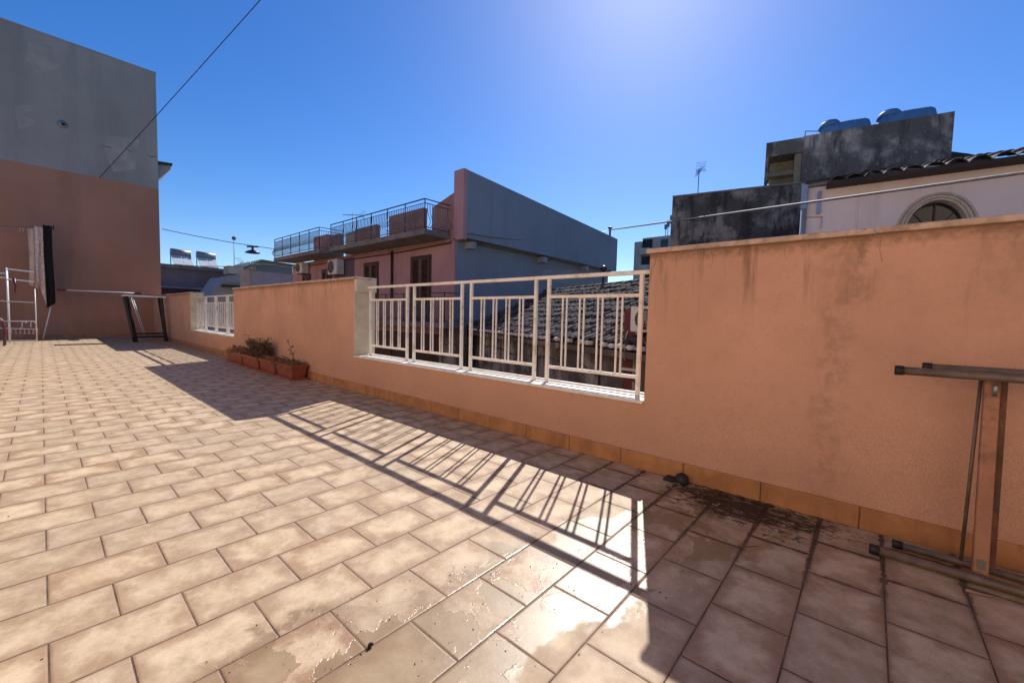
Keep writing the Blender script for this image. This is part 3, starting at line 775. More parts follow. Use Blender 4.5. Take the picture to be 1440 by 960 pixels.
# front skin split into left, right, above (fan), below
polys = [[(0, -4.4), (s_c - aw, -4.4), (s_c - aw, ZT_), (0, ZT_)], [(s_c + aw, -4.4), (SLN, -4.4), (SLN, ZT_), (s_c + aw, ZT_)],
         [(s_c - aw, -4.4), (s_c + aw, -4.4), (s_c + aw, zlow), (s_c - aw, zlow)],
         [(s_c + aw, ZT_)] + [(s_c - aw, ZT_)] + [(s, z) for s, z in reversed(arc)]]
strip_solid(polys, 0, .25, 'wall', 'beige', ch)
vwall('wall_core', 'dark', ch, P_(.1, 0, .26), P_(SLN - .1, 0, .26), -4.4, 3.5, 3)
win = strip_solid([[(s_c - aw + .002, zlow + .002), (s_c + aw - .002, zlow + .002)] + [(s_c + (aw - .002) * math.cos(math.pi * k / 16), zc_ + (ah - .002) * math.sin(math.pi * k / 16)) for k in range(17)]], .17, .19, 'window', 'glass', ch)
b = MB(); b.obox(P_(s_c, zlow, .15), P_(s_c, zc_ + ah, .15), .025, .03, Vector((1, 0, 0))); b.obox(P_(s_c - aw, zc_ + .02, .15), P_(s_c + aw, zc_ + .02, .15), .04, .04)
for k in (4, 8, 12): b.obox(P_(s_c, zc_ + .02, .15), P_(s_c + aw * math.cos(math.pi * k / 16), zc_ + ah * math.sin(math.pi * k / 16), .16), .012, .012)
b.build('window_frame', 'frame', win)
b = MB()
for r_, off, rr in ((1.05, -.012, .022), (1.17, -.018, .024), (1.30, -.010, .018)):
    pts = [P_(s_c + aw * r_ * math.cos(math.pi * k / 24), zc_ + (ah + aw * (r_ - 1)) * math.sin(math.pi * k / 24), off) for k in range(25)]
    b.tube([P_(s_c + aw * r_, zlow, off)] + pts + [P_(s_c - aw * r_, zlow, off)], rr, 8)
b.build('arch_moulding', 'mould', ch)
sj = (seg(1205, 300, BA, BB) - Aw).dot(dB)
MB().obox(P_(sj, -4, -.012), P_(sj, 3.55, -.012), .02, .022, Vector((1, 0, 0))).build('corner_bead', 'beige', ch)
MB().obox(P_(.32, 3.55, -.16), P_(SLN, 3.55, -.16), .34, .05).build('fascia', 'fascia', ch)
MB().obox(P_(.0, 3.66, -.05), P_(.9, 3.70, .0), .2, .05).build('flashing', 'fascia', ch)
pr = P_(.34, 3.56, -.38)
tiled_roof('roof', pr, dB, nB, SLN - .34, 1.9, .30, .24, .4, ch, .006, .055)

# far hip seen behind
b = MB(); h0 = P_(3.0, 4.15, 1.6); 
# corner details: pale blue pipe casing, small blue shuttered window, thin conduit
gx = seg(1134, 300, BA, BB)
def S_(px, py): 
    q = seg(px, py, BA, BB); return (q - Aw).dot(dB), q.z
s0, z0 = S_(1130, 258); s1, z1 = S_(1135, 283)
vwall('side_wall', 'beige', ch, P_(s0 + .02, 0, -.0), P_(0, 0, 0) - dB * .001, -4.4, 3.10, .25)
vwall('side_panel', 'slate_l', ch, P_(s0 + .05, 0, .03), P_(0, 0, .03) + dB * .0, 3.101, 3.56, .2)
bb = MB(); bb.obox(P_(s0 + .03, 3.20, -.06), P_(s0 + .03, 3.66, -.06), .10, .10, Vector((1, 0, 0))); bb.bevel(.01, 1)
o = bb.build('pipe_casing', 'bluebox'); tag(o, 'pale blue boxed pipe head at the corner between the concrete wall and cream house', 'pipe box')
MB().tube([P_(s0 + .03, -4.3, -.06), P_(s0 + .03, 3.2, -.06)], .045, 8).build('downpipe', 'slate', ch)
sA, zA = S_(1147, 258)[0], 3.5; sB = S_(1160, 258)[0]
f = MB().obox(P_((sA + sB) / 2, 3.10, .02), P_((sA + sB) / 2, 3.5, .02), .06, sB - sA, nB).build('shutter', 'bluebox', ch)
c1, c2, c3 = S_(1130, 306), S_(1156, 305), S_(1154, 322)
MB().tube([P_(c1[0], c1[1], -.02), P_(c2[0], c2[1], -.02), P_(c3[0], c3[1], -.02)], .010, 5).build('conduit', 'mould', ch)

# distant hip roof of another house peeking between tower and tiles
hp, hq, hs = wx(1338, 213, 17.0), wx(1362, 216, 17.0), wx(1415, 226, 17.0)
o = MB().prism([(hp.y, hp.z), (hq.y, hq.z), (hs.y, hs.z), (hs.y, -4.4), (hp.y, -4.4)], 'x', 17.0, 19.0).build('far_house', 'fascia'); tag(o, 'dark sloping roof edge peeking out right of the tall concrete block', 'house')

# ------------------------------------------------------------------ high-rise far away
hr = empty('highrise', (70, 29, -4.4), 'distant beige tower block with stacked balconies rising beyond the parapet end', 'tower block')
MB().box((70, 25.2, -4.4), (84, 31.1, 15.5)).build('wall', 'hirise', hr)
MB().box((69.6, 31.1, -4.4), (82, 32.4, 14.9)).build('stair_wing', 'hirise', hr)
for k in range(6):
    z = -2 + k * 2.9
    s = MB().box((68.9, 29.3, z), (70, 31.05, z + .25)).box((68.9, 29.3, z + .25), (69.0, 31.05, z + 1.1)).build('balcony', 'creamw', hr)
    MB().box((69.9, 29.3, z + 1.2), (69.99, 31.0, z + 2.7)).build('loggia', 'dark', hr)
    f = MB().box((69.9, 26.6, z + 1.0), (69.99, 27.8, z + 2.4)).build('window', 'glass', hr)
ant = empty('rooftop_aerial', (70.5, 26.4, 15.5), 'cluster of rooftop aerials on the distant beige tower block', 'antenna')
b = MB()
for dy, h in ((0, 3.4), (.5, 2.6), (-.5, 3.0), (.9, 2.0)):
    b.tube([(70.5, 26.4 + dy, 15.5), (70.5, 26.4 + dy, 15.5 + h)], .06, 5); b.box((70.4, 26.2 + dy, 15.5 + h * .6), (70.7, 26.6 + dy, 15.5 + h))
b.build('mast', 'iron_l', ant)

# ------------------------------------------------------------------ houses beyond the far opening
h1 = empty('mauve_house', (6, 40, -4.4), 'low mauve flat-roofed house left of centre carrying two solar water heaters', 'house')
MB().box((4.0, 40, -4.4), (10.5, 46, 4.15)).build('wall', 'mauve', h1)
MB().box((3.8, 39.7, 4.15), (10.8, 46.2, 4.42)).build('roof_slab', 'slab', h1)
MB().box((6.2, 37.2, -4.4), (9.9, 39.9, 1.6)).build('terrace_block', 'slate', h1)
MB().box((4.4, 37.4, 2.55), (10.1, 39.9, 2.68)).build('canopy', 'slate', h1)
for x in (4.5, 6.4, 8.2, 10.0): MB().box((x, 37.42, -4.4), (x + .1, 37.52, 2.55)).build('canopy_post', 'iron', h1)
MB().box((6.9, 39.93, 1.7), (7.9, 39.99, 2.4)).build('window', 'dark', h1)
def solar(x, label, y=40.6):
    t = empty('solar_water_heater', (x, y, 4.42), label, 'solar heater', 'solar water heaters on the mauve roof')
    b = MB()
    b.tube([(x - .62, y + .9, 5.55), (x + .62, y + .9, 5.5)], .27, 16).build('tank', 'tank', t)
    for k in (0, 1):
        x0 = x - .60 + k * .62
        MB().prism([(y - .35, 4.52), (y + .75, 5.30), (y + .80, 5.24), (y - .30, 4.46)], 'x', x0, x0 + .57).build('panel', 'solar', t)
    b = MB()
    for xx in (x - .62, x + .64):
        b.tube([(xx, y + .85, 4.42), (xx, y + .85, 5.4)], .03, 5); b.tube([(xx, y - .3, 4.45), (xx, y + .85, 4.45)], .03, 5)
    b.build('frame', 'iron', t)
solar(7.40, 'left solar heater with grey cylinder and two sloping panels on mauve roof')
solar(9.05, 'right solar heater with grey cylinder and two sloping panels on mauve roof')
h2 = empty('white_gable_house', (10.5, 33, -4.4), 'pale grey wall with sloping top beside the mauve house', 'house')
pa, pb, pc, pd, pe = wy(298, 416, 33), wy(318, 388, 33), wy(342, 385, 33), wy(352, 394, 33), wy(352, 420, 33)
MB().prism([(pa.x, -4.4), (pa.x, pa.z), (pb.x, pb.z), (pc.x, pc.z), (pc.x, -4.4)], 'y', 33, 37).build('wall', 'paleg', h2)
MB().box((pb.x + .35, 33.8, pc.z), (pc.x + .25, 35, pc.z + .55)).build('roof_room', 'creamw', h2)
MB().box((pb.x - .3, 32.6, wy(325, 404, 33).z), (pc.x + .5, 33.0, wy(325, 402, 33).z + .05)).build('awning', 'fascia', h2)
h3 = empty('green_roof_house', (12, 36, -4.4), 'house with grey-green sheet gable roof behind the pale walls, left of the pink house', 'house')
q0, q1, q2 = wy(345, 376, 36), wy(366, 365, 36), wy(412, 369, 36)
MB().prism([(q0.x, -4.4), (q0.x, q0.z - .1), (q1.x, q1.z - .1), (q2.x, q2.z - .3), (q2.x, -4.4)], 'y', 36.2, 42).build('wall', 'creamw', h3)
MB().prism([(q0.x - .3, q0.z - .08), (q1.x, q1.z), (q2.x + .3, q2.z - .2), (q2.x + .3, q2.z - .32), (q1.x, q1.z - .12), (q0.x - .3, q0.z - .2)], 'y', 35.7, 42.2).build('roof', 'green', h3)
MB().box((q1.x - .2, 36.1, q2.z - 1.1), (q2.x, 36.19, q2.z - .45)).build('fascia', 'green', h3)
h4 = empty('grey_block_wall', (11, 30, -4.4), 'plain grey blank wall in front of the green-roofed house', 'house')
r0, r1 = wy(353, 380, 30), wy(413, 385, 30)
MB().box((r0.x, 30, -4.4), (r1.x, 30.4, r0.z)).build('wall', 'slate_l', h4)
MB().box((r0.x - .05, 29.96, r0.z), (r1.x, 30.45, r0.z + .06)).build('coping', 'slab', h4)
MB().box((r0.x - .5, 30.1, -4.4), (r0.x - .001, 30.4, r0.z + .02)).build('pier', 'creamw', h4)
# mast with ball, street lamp on its span wire
mp = wy(329, 375, 38); mt_ = wy(329, 335, 38)
t = empty('roof_mast', (mp.x, 38, mp.z - 3), 'slim mast topped by a small ball behind the solar heaters', 'mast')
MB().tube([(mp.x, 38, mp.z - 3), (mt_.x, 38, mt_.z)], .025, 6).build('pole', 'iron_l', t)
MB().lathe([(.02, -.16), (.13, -.1), (.16, 0), (.13, .1), (.02, .16)], mt_, 'z', 14).build('ball', 'slab', t)
wa, wb = wy(228, 322, 26), wx(386, 350, 7.7)
o = MB().tube(catenary(wa, wb, .06), .016, 5).build('span_wire', 'wire'); tag(o, 'thin wire spanning from the tall grey building to the pink house balcony', 'wire')
lp = catenary(wa, wb, .06, 40)[32]
t = empty('street_lamp', lp - Vector((0, 0, .35)), 'dark street lamp hanging from the wire left of the pink house', 'street lamp')
lm = lp
MB().obox(lm + Vector((-.22, .1, -.06)), lm + Vector((.22, -.1, -.02)), .10, .07).build('clamp', 'black', t)
MB().tube([lm, lm - Vector((0, 0, .28))], .05, 8).build('stem', 'black', t)
b = MB(); b.lathe([(.08, -.20), (.22, -.26), (.33, -.33), (.31, -.36), (.15, -.37)], lm, 'z', 18); b.build('shade', 'black', t)
antenna((wy(352, 380, 34).x, 34, 3.0), 1.6, .3, 'low wide television antenna left of the green-roofed house', 1.6, 5)
# utility cable at roof level
o = MB().tube(catenary(wy(228, 372, 30), wx(412, 372, 8.58), .1), .018, 5).build('service_cable', 'wire'); tag(o, 'sagging service cable running at roof level from the mauve house to the pink house', 'cable')

# ------------------------------------------------------------------ drying things at the far end of the terrace
# black stand with white slatted top
t = empty('folding_stand', (2.2, 17.6, 0), 'black metal folding stand with white slatted top against the parapet corner', 'stand')
b = MB()
for k in range(14):
    x = 1.70 + k * .072; b.box((x, 17.35, 1.445), (x + .045, 17.85, 1.465))
b.box((1.68, 17.33, 1.43), (2.70, 17.37, 1.475)); b.box((1.68, 17.83, 1.43), (2.70, 17.87, 1.475))
b.build('top', 'white', t)
for (xa, xb) in ((1.74, 1.92), (2.58, 2.70)):
    for ya, yb in ((17.37, 17.50), (17.83, 17.62)):
        MB().obox((xa, ya, 1.43), (xb, yb, 0), .05, .05).build('leg', 'black', t)
for xa, xb in ((1.92, 1.80), (2.66, 2.56)):
    MB().obox((xa + .06, 17.44, 0), (xb + .02, 17.80, 1.43), .035, .035).build('brace', 'black', t)
MB().obox((1.90, 17.50, .16), (2.70, 17.50, .16), .05, .06).build('foot_rail', 'black', t)
MB().obox((1.88, 17.62, .26), (2.68, 17.62, .26), .04, .05).build('foot_rail', 'black', t)
# long drying rack
t = empty('drying_rack', (1.3, 19.9, 0), 'long low white clothes drying rack standing along the far terracotta wall', 'drying rack')
b = MB(); za = 1.60
for yy in (19.65, 20.15): b.tube([(.42, yy, za), (2.34, yy, za)], .014, 6)
b.build('top_frame', 'white', t)
b = MB()
for k in range(9): b.tube([(.45, 19.68 + k * .055, za - .004), (2.31, 19.68 + k * .055, za - .004)], .006, 4)
b.build('wires', 'chrome', t)
for x in (.46, 2.30): MB().box((x - .1, 19.62, za - .03), (x + .1, 20.18, za + .035)).bevel(.012, 1).build('end_cap', 'maroon', t)
for yy in (19.68, 20.12):
    MB().tube([(.30, yy, 1.5), (.02, yy, .02)], .016, 6).build('leg', 'white', t)
    MB().tube([(2.12, yy, 1.55), (2.48, yy, .02)], .013, 6).build('leg', 'white', t)
# tower airer
t = empty('tower_airer', (-.35, 18.3, 0), 'tall white tiered clothes airer with pegs at the left end of the terrace', 'clothes airer')
for x, h in ((-.60, 2.10), (-.10, 1.55)):
    for yy in (18.1, 18.5): MB().tube([(x, yy, .02), (x, yy, h)], .017 if x < -.3 else .012, 6).build('post', 'white', t)
b = MB()
for yy in (18.1, 18.5):
    for x0, x1, z in ((-1.6, -.60, 1.95), (-1.6, -.60, 1.83)): b.tube([(x0, yy, z), (x1, yy, z)], .009, 5)
    for z in (2.08, 1.80, 1.20, .62, .06): b.tube([(-1.5 if z < 1.3 else -.60, yy, z), (-.10, yy, z - (.04 if z > 1 else 0))], .009, 5)
for z in (1.20, .62, .42):
    for k in range(5): b.tube([(-1.3 + k * .3, 18.1, z), (-1.3 + k * .3, 18.5, z)], .005, 4)
b.tube([(-1.5, 18.06, .46), (-.06, 18.06, .40)], .010, 5)
b.build('tiers', 'white', t)
b = MB()
for k in range(7):
    x = -.56 + k * .08; b.box((x - .008, 18.045, .27), (x + .008, 18.065, .40)); b.box((x - .02, 18.045, .26), (x + .02, 18.065, .31))
b.build('pegs', 'peg', t)
b = MB()
for x in (-.36, -.20): b.tube([(x, 18.05, .45), (x, 18.05, .57), (x + .03, 18.05, .63), (x + .07, 18.05, .61), (x + .075, 18.05, .57)], .009, 5)
b.build('hook', 'white', t)
b = MB(); b.tube([(-.47, 18.06, 1.82), (-.45, 18.05, 1.6), (-.46, 18.05, 1.42)], [.03, .022, .01], 6); b.tube([(-.50, 18.06, 1.80), (-.44, 18.04, 1.62)], .012, 5)
b.build('peg_bundle', 'maroon', t)
# clothes line and cloths
t = empty('clothes_line', (.3, 19.7, 3.6), 'clothes line strung out on a wall arm high on the far terracotta wall', 'clothes line')
MB().tube(catenary((.34, 19.75, 3.56), (-6, 19.6, 3.55), .25), .006, 5).build('line', 'wire', t)
MB().tube([(.34, YW - .002, 3.6), (.34, 19.4, 3.58)], .014, 6).build('arm', 'iron', t)
for x in (.20, .27): MB().box((x, 19.72, 3.54), (x + .014, 19.75, 3.64)).build('peg', 'peg', t)
for x in (-.36, -.30): MB().box((x, 19.70, 3.32), (x + .018, 19.74, 3.44)).build('peg', 'peg', t)
def cloth(name, x0, x1, zt, zb0, zb1, y, mt, label, cat, thick=.05, seed=0):
    bm = bmesh.new(); nu, nv = 12, 26; rnd = random.Random(seed); ph = rnd.random() * 6
    def pt(u, v, side):
        x = x0 + (x1 - x0) * u + .02 * math.sin(v * 5 + ph) * v; z = zt + ((zb0 + (zb1 - zb0) * u) - zt) * v
        yy = y + .035 * math.sin(u * 9 + ph + v * 1.4) * (.3 + v) + side * thick * (.3 + .7 * v) + .02 * noise.noise(Vector((u * 4, v * 6, seed)))
        return (x, yy, z)
    G = {}
    for sd in (-1, 1):
        for i in range(nu + 1):
            for j in range(nv + 1): G[sd, i, j] = bm.verts.new(pt(i / nu, j / nv, sd))
        for i in range(nu):
            for j in range(nv): bm.faces.new((G[sd, i, j], G[sd, i + 1, j], G[sd, i + 1, j + 1], G[sd, i, j + 1])).smooth = True
    for i in range(nu):
        for j in (0, nv): bm.faces.new((G[-1, i, j], G[-1, i + 1, j], G[1, i + 1, j], G[1, i, j]))
    for j in range(nv):
        for i in (0, nu): bm.faces.new((G[-1, i, j], G[-1, i, j + 1], G[1, i, j + 1], G[1, i, j]))
    mb = MB(); mb.bm.free(); mb.bm = bm; o = mb.build(name, mt); tag(o, label, cat)
cloth('cloth', -.20, -.02, 3.45, 1.72, 1.60, 19.72, 'towel_c', 'plain beige cloth hanging leftmost on the clothes line', 'cloth', seed=2)
cloth('towel', -.06, .13, 3.52, 1.9, 1.05, 19.62, 'towel_p', 'speckled pale pink towel hanging between the beige cloth and the black towel', 'towel', seed=3)
cloth('towel', .11, .30, 3.58, 1.0, 1.16, 19.55, 'towel_b', 'long black towel hanging at the right end of the clothes line', 'towel', .06, seed=5)
# maroon tubular chair frame, mostly cut by the picture edge
t = empty('folding_chair', (-1.0, 17.2, 0), 'maroon tubular folding chair frame at the extreme left edge of the terrace', 'chair')
for yy in (17.1, 17.5):
    MB().tube([(-.66, yy, 0), (-.64, yy, .30), (-.66, yy, .62), (-.72, yy, .71), (-.82, yy, .74), (-1.35, yy, .74), (-1.45, yy, .70), (-1.46, yy, 0)], .022, 8).build('frame', 'maroon', t)
MB().box((-1.42, 17.13, .40), (-.70, 17.47, .43)).build('seat', 'towel_b', t)
MB().box((-1.46, 17.12, .45), (-1.43, 17.48, .95)).build('backrest', 'towel_b', t)

# ------------------------------------------------------------------ planters
def planter(ya, yb, xa, xb, h, label):
    t = empty('planter', ((xa + xb) / 2, (ya + yb) / 2, 0), label, 'planter', 'terracotta coloured trough planters by the parapet')
    def ring(b, inset, z): return [b.bm.verts.new(v) for v in ((xa + inset, ya + inset, z), (xb - inset, ya + inset, z), (xb - inset, yb - inset, z), (xa + inset, yb - inset, z))]
    b = MB(); levels = [(.035, .012), (.012, h - .05), (.012, h - .045), (-.005, h - .04), (-.005, h), (.012, h), (.02, h - .03), (.03, .06)]
    rs = [ring(b, i, z) for i, z in levels]
    b.bm.faces.new(rs[0][::-1])
    for r0_, r1_ in zip(rs, rs[1:]):
        for k in range(4): b.bm.faces.new((r0_[k], r0_[(k + 1) % 4], r1_[(k + 1) % 4], r1_[k]))
    b.bm.faces.new(rs[-1]); b.bevel(.006, 2).build('trough', 'pot', t)
    b = MB(); b.box((xa + .0, ya - .01, .001), (xb - .0, yb + .01, .010)); 
    for a_, c_ in (((xa - .01, ya - .02, .001), (xb + .01, ya - .008, .03)), ((xa - .01, yb + .008, .001), (xb + .01, yb + .02, .03)), ((xa - .012, ya - .008, .001), (xa, yb + .008, .03)), ((xb, ya - .008, .001), (xb + .012, yb + .008, .03))): b.box(a_, c_)
    b.build('saucer', 'pot', t)
    bm = bmesh.new(); n = 14; G = []
    for i in range(n + 1):
        r_ = []
        for j in range(5):
            x = xa + .024 + (xb - xa - .048) * j / 4; y = ya + .024 + (yb - ya - .048) * i / n
            r_.append(bm.verts.new((x, y, h - .045 + random.uniform(0, .03))))
        G.append(r_)
    for i in range(n):
        for j in range(4): bm.faces.new((G[i][j], G[i][j + 1], G[i + 1][j + 1], G[i + 1][j]))
    mb = MB(); mb.bm.free(); mb.bm = bm; mb.build('soil', 'soil', t)
    return t
PH = .235
planter(6.74, 7.41, 2.53, 2.785, PH, 'nearest terracotta trough planter, with dry grass and one bare twig')
planter(7.47, 8.20, 2.53, 2.785, PH, 'second terracotta trough planter, between the nearest one and the bushy plant')
planter(8.27, 9.15, 2.53, 2.785, PH, 'third terracotta trough planter, holding the dark bushy plant')
planter(9.22, 10.15, 2.54, 2.785, PH, 'farthest terracotta trough planter, with trailing dried growth')

def leaf(b, p, d, L, W_):
    d = d.normalized(); s = d.orthogonal().normalized(); s = (Matrix.Rotation(random.uniform(0, 6.28), 3, d) @ s)
    n_ = d.cross(s); m = p + d * L * .5 + n_ * L * .08; e = p + d * L
    vs = [b.bm.verts.new(v) for v in (p, m + s * W_, e, m - s * W_)]
    b.bm.faces.new((vs[0], vs[1], vs[2])); b.bm.faces.new((vs[0], vs[2], vs[3]))
def bush(yc, zc, ry, rz, n, label, xc=2.65, rx=.17, base=PH - .03):
    t = empty('bushy_plant', (xc, yc, base), label, 'plant')
    bs = MB(); bl = MB(); bd = MB()
    for k in range(n):
        a = random.uniform(0, 6.283); el = random.uniform(-.15, 1); rr = random.uniform(.55, 1.08)
        tip = Vector((xc + math.cos(a) * rx * rr * (1 - .3 * el), yc + math.sin(a) * ry * rr, zc + rz * el * rr))
        root = Vector((xc + random.uniform(-.05, .05), yc + random.uniform(-.6, .6) * ry, base))
        mid = root.lerp(tip, .5) + Vector((random.uniform(-.03, .03), random.uniform(-.05, .05), .05))
        bs.tube([root, mid, tip], [.005, .0035, .0015], 4)
        for q in range(13):
            f = .3 + .7 * q / 12; p = (root.lerp(mid, f * 2) if f < .5 else mid.lerp(tip, f * 2 - 1))
            tgt = bl if random.random() < .62 else bd
            leaf(tgt, p, Vector((random.uniform(-1, 1), random.uniform(-1, 1), random.uniform(-.6, 1))), random.uniform(.025, .05), random.uniform(.008, .014))
    bs.build('stems', 'stem', t); bl.build('foliage', 'leaf', t); bd.build('dry_foliage', 'dry', t)
bush(8.55, .31, .50, .29, 190, 'dark bushy half-dried plant spilling out of the third planter', 2.64, .18)
def tuft(ya, yb, label, n=90, h=.09, hang=.12, green=False):
    t = empty('dry_grass', (2.65, (ya + yb) / 2, PH - .03), label, 'plant')
    b = MB(); b2 = MB()
    for k in range(n):
        y = random.uniform(ya, yb); x = random.uniform(2.53, 2.78); r_ = Vector((x, y, PH - .03))
        d = Vector((random.uniform(-1, .6), random.uniform(-1, .8), 0)) * random.uniform(.02, .10)
        up = random.uniform(.3, 1) * h
        pts = [r_, r_ + d * .5 + Vector((0, 0, up)), r_ + d + Vector((0, 0, up * .8))]
        if x + d.x < 2.545 or y + d.y < ya - .03: 
            pts += [r_ + d * 1.25 + Vector((0, 0, -random.uniform(.02, hang)))]
        b.tube(pts, [.0028] * (len(pts) - 1) + [.001], 3)
        for q in range(4): leaf(b2, pts[1].lerp(pts[-1], random.random()), Vector((random.uniform(-1, 1), random.uniform(-1, 1), random.uniform(-1, .6))), random.uniform(.02, .045), .006)
    b.build('stems', 'dry', t); b2.build('leaves', 'dry', t)
tuft(6.78, 7.38, 'dried trailing grass in the nearest planter', 110)
tuft(7.50, 8.18, 'dried trailing grass in the second planter', 110)
tuft(9.3, 10.2, 'dried reddish growth in the farthest planter', 150, .14, .18)
t = empty('bare_twig_plant', (2.65, 7.05, PH - .03), 'thin nearly bare twig plant standing up from the nearest planter', 'plant')
b = MB(); b2 = MB(); root = Vector((2.66, 6.98, PH - .03)); pts = [root, root + Vector((0, .02, .14)), root + Vector((0, .10, .22)), root + Vector((.0, .17, .33)), root + Vector((0, .29, .37))]
b.tube(pts, [.006, .005, .004, .003, .0015], 5)
for p, e in ((pts[1], (0, -.05, .12)), (pts[2], (.02, -.01, .13)), (pts[3], (0, .06, .07)), (pts[2], (0, .12, .02)), (pts[1], (0, .09, .05))):
    q = p + Vector(e); b.tube([p, q], [.003, .001], 4)
    for k in range(9): leaf(b2, p.lerp(q, random.uniform(.3, 1)), Vector((random.uniform(-1, 1), random.uniform(-1, 1), random.uniform(-.3, 1))), .035, .008)
b.build('stems', 'stem', t); b2.build('leaves', 'dry', t)

# ------------------------------------------------------------------ folded trestle leaning on the parapet
t = empty('folded_trestle', (2.6, -.3, 0), 'folded table trestle of worn steel tubes with rusty orange post leaning on the parapet', 'trestle')
def tube_with_cap(A, B, r, rc, cl=.035):
    A, B = Vector(A), Vector(B); d = (B - A).normalized()
    f = MB().tube([A + d * .012, B], r, 16).build('tube', 'steel', t)
    MB().tube([A, A + d * .004, A + d * cl], [rc * .9, rc, rc], 16).build('end_cap', 'rubber', f)
aL = fl(1222, 776, .03); bL = fl(1440, 841, .03)
dd = (bL - aL); tube_with_cap((2.53, aL.y, .026), (2.53, -1.35, .026), .0195, .023)
tube_with_cap((2.66, -.135, .028), (2.66, -1.35, .028), .0165, .020)
uA = wx(1258, 520, 2.60); tube_with_cap((2.60, uA.y, uA.z), (2.60, -1.3, uA.z + .005), .0185, .022, .03)
uB = wx(1297, 514, 2.70); tube_with_cap((2.70, uB.y, uB.z - .004), (2.70, -1.3, uB.z - .002), .0165, .020, .03)
zt_ = uA.z
pT = wx(1395, 548, 2.63); pB = wx(1376, 800, 2.60)
MB().obox((2.575, pB.y, .035), (2.645, pT.y, zt_ - .012), .034, .046, Vector((0, 1, 0))).bevel(.003, 1).build('post', 'rust', t)
MB().obox((2.618, pB.y - .026, .05), (2.668, pT.y - .026, zt_ - .016), .008, .045, Vector((0, 1, 0))).build('flange', 'rustdark', t)
sT = wx(1378, 550, 2.66); sB = wx(1350, 792, 2.64)
MB().tube([(2.63, sB.y, .05), (2.66, sT.y, zt_ - .012)], .0065, 8).build('stay_rod', 'steel', t)
MB().tube([(2.57, pT.y, zt_ - .03), (2.58, pT.y, zt_ - .075)], .008, 8).build('bolt', 'chrome', t)
MB().box((2.56, pB.y - .012, .045), (2.572, pB.y + .012, .10)).build('bolt', 'chrome', t)
sC = pT.y - .72
MB().obox((2.575, sC, .035), (2.645, sC, zt_ - .012), .042, .026, Vector((0, 1, 0))).build('post', 'rust', t)

# ------------------------------------------------------------------ small things on the floor
dp = fl(956, 681)
t = empty('drain_guard', (D - .045, dp.y, 0), 'small black domed drain guard at the foot of the skirting', 'drain guard')
MB().lathe([(.042, 0), (.045, .012), (.043, .03), (.034, .052), (.018, .064), (.004, .067)], (D - .058, dp.y, 0), 'z', 20).build('dome', 'rubber', t)
MB().box((D - .10, dp.y + .02, .001), (D - .016, dp.y + .11, .018)).bevel(.004, 1).build('flange', 'rubber', t)
b = MB()
for k in range(260):
    c = Vector((D - .02 - abs(random.gauss(0, .09)), random.gauss(.48, .22), .002)); a = random.uniform(-.6, .6) + (math.pi / 2)
    L = random.uniform(.02, .06); d = Vector((math.cos(a), math.sin(a), 0)) * L
    b.tube([c, c + d * .5 + Vector((random.uniform(-.006, .006), 0, random.uniform(.001, .006))), c + d + Vector((0, 0, .001))], [.0012, .0012, .0006], 3)
o = b.build('needle_litter', 'needle'); tag(o, 'dark strands of leaf litter washed up against the skirting by the drain guard', 'litter', kind='stuff')
def twig(pix, r, mt, label, nm='twig'):
    o = MB().tube([fl(x, y, z) for x, y, z in pix], r, 5).build(nm, mt); tag(o, label, 'twig')
twig([(938, 681, .004), (946, 686, .012), (957, 684, .006), (955, 680, .01), (948, 679, .004)], .0022, 'twig', 'pale curled twig just in front of the drain guard')
twig([(897, 664, .003), (903, 668, .008), (907, 671, .003)], .002, 'twig', 'short pale straight twig on the tiles left of the drain guard')
twig([(1038, 767, .004), (1052, 768, .010), (1068, 767, .004)], [.004, .003, .0015], 'stem', 'brown leaf-like twig lying alone on shaded tiles right of the mud')
twig([(1002, 708, .004), (1008, 710, .008), (1012, 708, .004)], .0025, 'twig', 'tiny pale twig on the dark mud patch')
twig([(1358, 829, .006), (1368, 832, .008), (1400, 839, .004), (1416, 843, .003)], [.006, .004, .0015, .001], 'twig', 'pale thin splinter lying below the folded trestle foot')
sn = fl(520, 909)
t = empty('snail', sn, 'tiny dark snail shell in a tile joint near the bottom edge', 'snail')
b = MB()
b.tube([Vector(sn) + Vector((.006 * (1 - k / 26) * math.cos(k * .6), .004 * (k / 20) - .003, .007 + .006 * (1 - k / 26) * math.sin(k * .6))) for k in range(24)], [.004 * (1 - k / 26) + .001 for k in range(24)], 7)
b.build('shell', 'rubber', t)
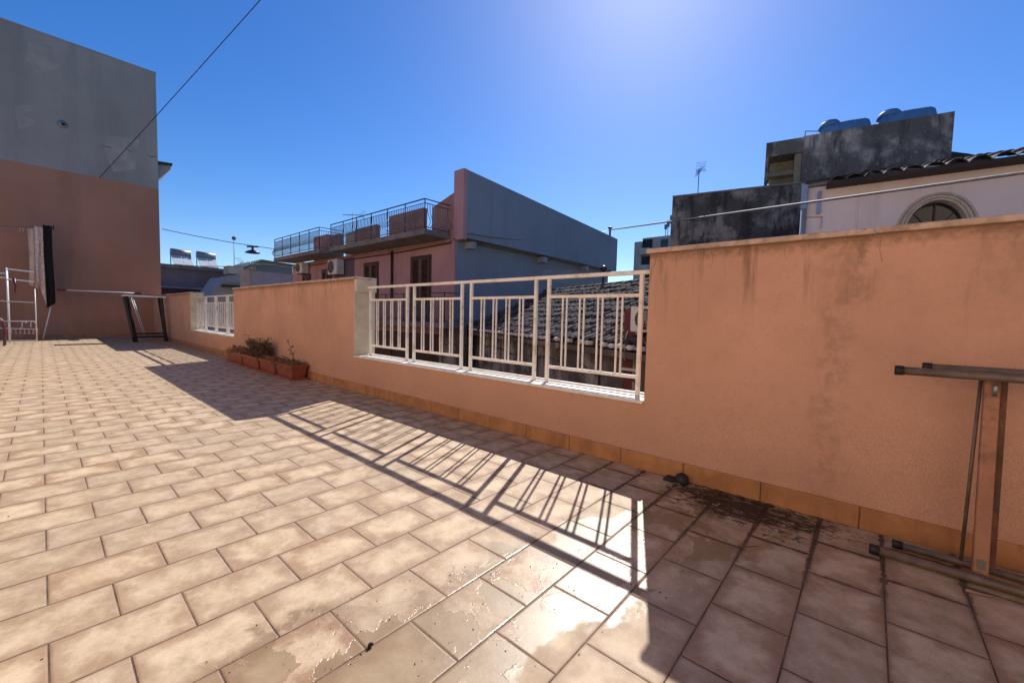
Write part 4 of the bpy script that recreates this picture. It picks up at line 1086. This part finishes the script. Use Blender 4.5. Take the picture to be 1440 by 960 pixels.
MB().tube([Vector(sn) + Vector((-.014, -.004, .002)), Vector(sn) + Vector((0, 0, .004)), Vector(sn) + Vector((.012, .002, .002))], [.002, .004, .002], 6).build('body', 'rubber', t)
b = MB()
for k in range(150):
    u_ = random.random(); x = .3 + 2.3 * u_; y = 1.32 - .30 * x + random.gauss(0, .22)
    s = random.uniform(.0006, .0022); c = Vector((x, y, s * .6))
    b.tube([c, c + Vector((random.uniform(-1, 1), random.uniform(-1, 1), .1)) * s * 3], [s, s * .5], 4)
for k in range(60):
    s = random.uniform(.001, .003); c = Vector((random.uniform(-1, 2.6), random.uniform(.3, 5), s * .6)); b.tube([c, c + Vector((random.uniform(-1, 1), random.uniform(-1, 1), .1)) * s * 3], [s, s * .5], 4)
o = b.build('grit', 'needle'); tag(o, 'dark grit and leaf crumbs scattered over the wet tiles', 'grit', kind='stuff')

# ------------------------------------------------------------------ light
wd = bpy.data.worlds.new('World'); S.world = wd; wd.use_nodes = True; nt = wd.node_tree
sky = nt.nodes.new('ShaderNodeTexSky'); sky.sky_type = 'NISHITA'; sky.sun_disc = False
sky.sun_elevation = rad(SUN_EL); sky.sun_rotation = rad(SUN_AZ); sky.altitude = 20; sky.air_density = 1.0; sky.dust_density = .26; sky.ozone_density = 4.5
bg = nt.nodes['Background']; bg.inputs[1].default_value = .092
hs = nt.nodes.new('ShaderNodeHueSaturation'); hs.inputs['Saturation'].default_value = 1.3; hs.inputs['Hue'].default_value = .511
nt.links.new(sky.outputs[0], hs.inputs['Color']); nt.links.new(hs.outputs[0], bg.inputs[0])
sl = bpy.data.lights.new('sun', 'SUN'); sl.energy = 4.2; sl.angle = rad(.5); sl.color = (1, .96, .90)
so = bpy.data.objects.new('sun', sl); COL.objects.link(so)
sd = Vector((math.sin(rad(SUN_AZ)) * math.cos(rad(SUN_EL)), math.cos(rad(SUN_AZ)) * math.cos(rad(SUN_EL)), math.sin(rad(SUN_EL))))
so.rotation_euler = sd.to_track_quat('Z', 'Y').to_euler()
so.location = sd * 30
vs = S.view_settings; vs.view_transform = 'Standard'; vs.look = 'None'; vs.exposure = .6; vs.gamma = 1
vs.use_curve_mapping = False
